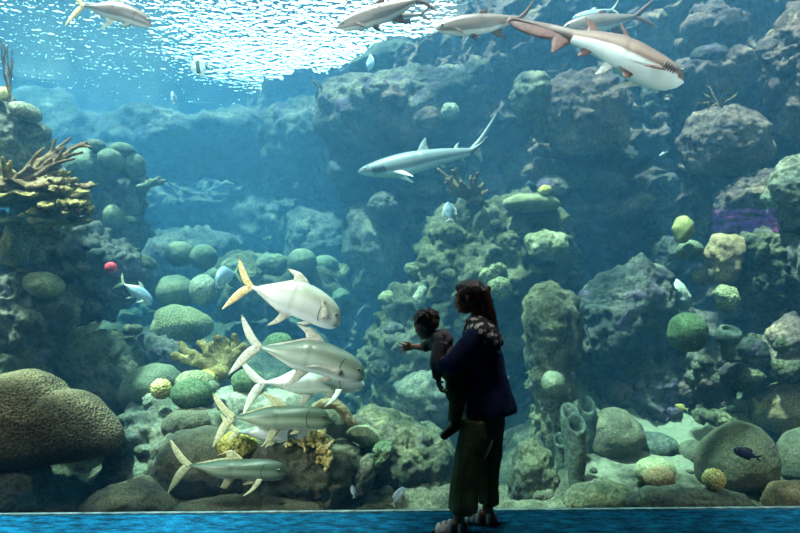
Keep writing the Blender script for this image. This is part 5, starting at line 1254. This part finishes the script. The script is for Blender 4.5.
    # sandals
    for h_, toe, sd in feet:
        so = MB(); n = 20; V = []; ring = []
        for k in range(n):
            a = 2 * math.pi * k / n; lx = .125 * math.cos(a); ly = (.036 + .010 * math.cos(a)) * math.sin(a); ring.append(h_ + toe * (.075 + lx) + sd * ly)
        for z in (.003, .02): V += [(p.x, p.y, z) for p in ring]
        Q = [(k, (k + 1) % n, n + (k + 1) % n, n + k) for k in range(n)] + [tuple(range(n))[::-1], tuple(range(n, 2 * n))]
        so.add(V, Q); sl = so.build('sandal', SOLE, body, smooth=False)
        for d0, hh, w in ((.155, .036, .021), (.122, .05, .021), (.088, .066, .018), (.02, .075, .014)):
            st = MB(); pts = []
            for k in range(11):
                a = math.pi * k / 10; p = h_ + toe * d0 + sd * .047 * math.cos(a); pts.append(Vector((p.x, p.y, .012 + hh * math.sin(a) ** .8)))
            st.tube(pts, [w] * 11, 8, flat=(toe.cross(Vector((0, 0, 1))).normalized(), .5)); st.build('strap', WHITE, sl)
woman()

# ---------------- the child
def child():
    mb = MB(); s = .188; hc = P(425.5, 325, 4.5); fd = Vector((-.70, .62, -.38))
    q, rot = head(mb, hc, fd, s, chub=1.08)
    mb.tube([P(430, 331, 4.5), P(437, 338, 4.5), P(441, 343, 4.5)], [.034, .034, .05], 12)
    for x, y, r in ((443, 346, (.065, .085, .06)), (447, 356, (.07, .08, .07)), (451, 366, (.072, .08, .065)), (455, 374, (.078, .085, .06))): mb.ball(P(x, y, 4.48), r)
    # near arm hanging down
    S, E, W = P(441, 342, 4.40), P(435.5, 363, 4.385), P(438.5, 383, 4.38)
    mb.tube([S, S.lerp(E, .5), E, E.lerp(W, .5), W], [.034, .031, .026, .025, .019], 12)
    hand(mb, W, P(442, 393, 4.38) - W, Vector((.8, .3, .2)), .115, (.8, .8, .8, .8), .6)
    # far arm stretched towards the glass, pointing
    S2, E2, W2 = P(434, 341, 4.58), P(425, 347.5, 4.63), P(414, 346.5, 4.68)
    mb.tube([S2, S2.lerp(E2, .5), E2, E2.lerp(W2, .5), W2], [.034, .030, .025, .023, .017], 12)
    hand(mb, W2, P(401, 348, 4.70) - W2, Vector((0, -1, -.25)), .125, (.03, .22, .3, .35), .9, .42)
    # legs
    Hn, Kn, An = P(457, 376, 4.43), P(457.5, 399, 4.36), P(454, 424, 4.37)
    mb.tube([Hn, Hn.lerp(Kn, .5), Kn, Kn.lerp(An, .45), An, P(451, 431, 4.365), P(444, 436, 4.36)], [.055, .048, .036, .034, .024, .024, .018], 12)
    Hf, Kf, Af = P(457, 376, 4.55), P(452, 392, 4.66), P(462, 415, 4.72)
    mb.tube([Hf, Hf.lerp(Kf, .5), Kf, Kf.lerp(Af, .45), Af, P(458, 424, 4.73)], [.055, .048, .036, .034, .024, .02], 12)
    body = remeshed(mb, 'person', SKIN, .0045, 3)
    tag(body, 'small child in a grey hoodie carried on the arm and pointing at the fish', 'person')
    eyes(q, s, body)
    h = MB(); rn = random.Random(4)
    h.ball(q(0, -.10, .16), (.39 * s, .44 * s, .37 * s), rot=rot); h.ball(q(0, -.25, -.04), (.30 * s, .28 * s, .26 * s), rot=rot); h.ball(q(0, .12, .32), (.28 * s, .22 * s, .16 * s), rot=rot)
    for _ in range(90):                              # curls
        a, b = rn.uniform(0, 6.28), rn.uniform(-.25, 1); r = math.sqrt(max(0, 1 - b * b)); p = (math.cos(a) * r * .40, -.10 + math.sin(a) * r * .45, .14 + b * .37)
        if p[1] > .22 and p[2] < .25: continue
        h.ball(q(*p), s * rn.uniform(.045, .075), level=2)
    remeshed(h, 'hair', HAIR, .004, 1, body)
    # hoodie with bunched hood
    j = MB()
    for x, y, r in ((441, 345, (.078, .10, .062)), (446, 355, (.085, .098, .07)), (450, 365, (.088, .098, .07))): j.ball(P(x, y, 4.48), r)
    j.tube([S, S.lerp(E, .5), E, E.lerp(W, .75)], [.048, .045, .040, .030], 14); j.tube([S2, S2.lerp(E2, .5), E2.lerp(W2, .12)], [.046, .042, .038], 14)
    j.ball(P(442, 335, 4.47), (.055, .09, .036)); j.ball(P(446, 340, 4.46), (.045, .08, .045)); j.ball(P(438, 338, 4.45), (.045, .09, .04))
    remeshed(j, 'hoodie', GREY, .006, 3, body, post=wrinkle(12, .008, 12))
    t = MB()
    t.ball(P(455.5, 375, 4.48), (.088, .10, .055)); t.tube([Hn, Hn.lerp(Kn, .5), Kn, Kn.lerp(An, .45), Kn.lerp(An, .9)], [.070, .062, .050, .044, .038], 16)
    t.tube([Hf, Hf.lerp(Kf, .5), Kf, Kf.lerp(Af, .45), Kf.lerp(Af, .9)], [.068, .060, .048, .042, .038], 16)
    remeshed(t, 'trousers', OLIVECLOTH, .006, 3, body, post=wrinkle(15, .007, 12))
    for A, T in ((P(453.5, 427, 4.367), P(444.5, 435.5, 4.36)), (P(461, 419, 4.725), P(455, 426, 4.73))):
        sh = MB(); sh.tube([A + (A - T) * .15, A.lerp(T, .4), T], [.034, .033, .027], 14); sh.ball(T, .028); sh.ball(A + (A - T) * .05, .036)
        remeshed(sh, 'shoe', BLACK, .005, 3, body)
    b = MB(); c = P(439, 381.5, 4.38); pts = [c + Vector((math.cos(a) * .026, math.sin(a) * .026, math.cos(a) * -.004)) for a in [6.283 * k / 24 for k in range(25)]]
    b.tube(pts, [.006] * 25, 8); b.build('bracelet', STEEL, body)
child()

# purple screen on the rear wall of the gallery, mirrored faintly by the glass
def screen():
    t = thing('wall_screen', 'glowing purple wall screen seen only as a reflection in the glass at the far right', 'screen', Vector((6.45, -2.2, 2.6)))
    m, nt, out = new_mat('purple_screen'); L = nt.links.new; tc = N(nt, 'TexCoord'); w = N(nt, 'TexNoise', Scale=3.0, Detail=4); mp = N(nt, 'Mapping'); mp.inputs['Scale'].default_value = (.8, 1, 4)
    L(tc.outputs['Object'], mp.inputs[0]); L(mp.outputs[0], w.inputs['Vector']); r = ramp(nt, w.outputs['Fac'], [(.40, '000000'), (.5, '7050c0'), (.58, '20104a'), (.66, 'd080e0')])
    e = N(nt, 'Emission', Strength=7.0); L(r.outputs[0], e.inputs[0]); L(e.outputs[0], out.inputs[0])
    q = MB(); q.box((5.85, -2.17, 2.62), (7.02, -2.15, 3.02)); under(q.build('screen', m, smooth=False), t)
    q = MB(); q.box((5.80, -2.2, 2.57), (7.07, -2.17, 3.07)); under(q.build('screen_frame', M['roomwall'], smooth=False), t)
screen()
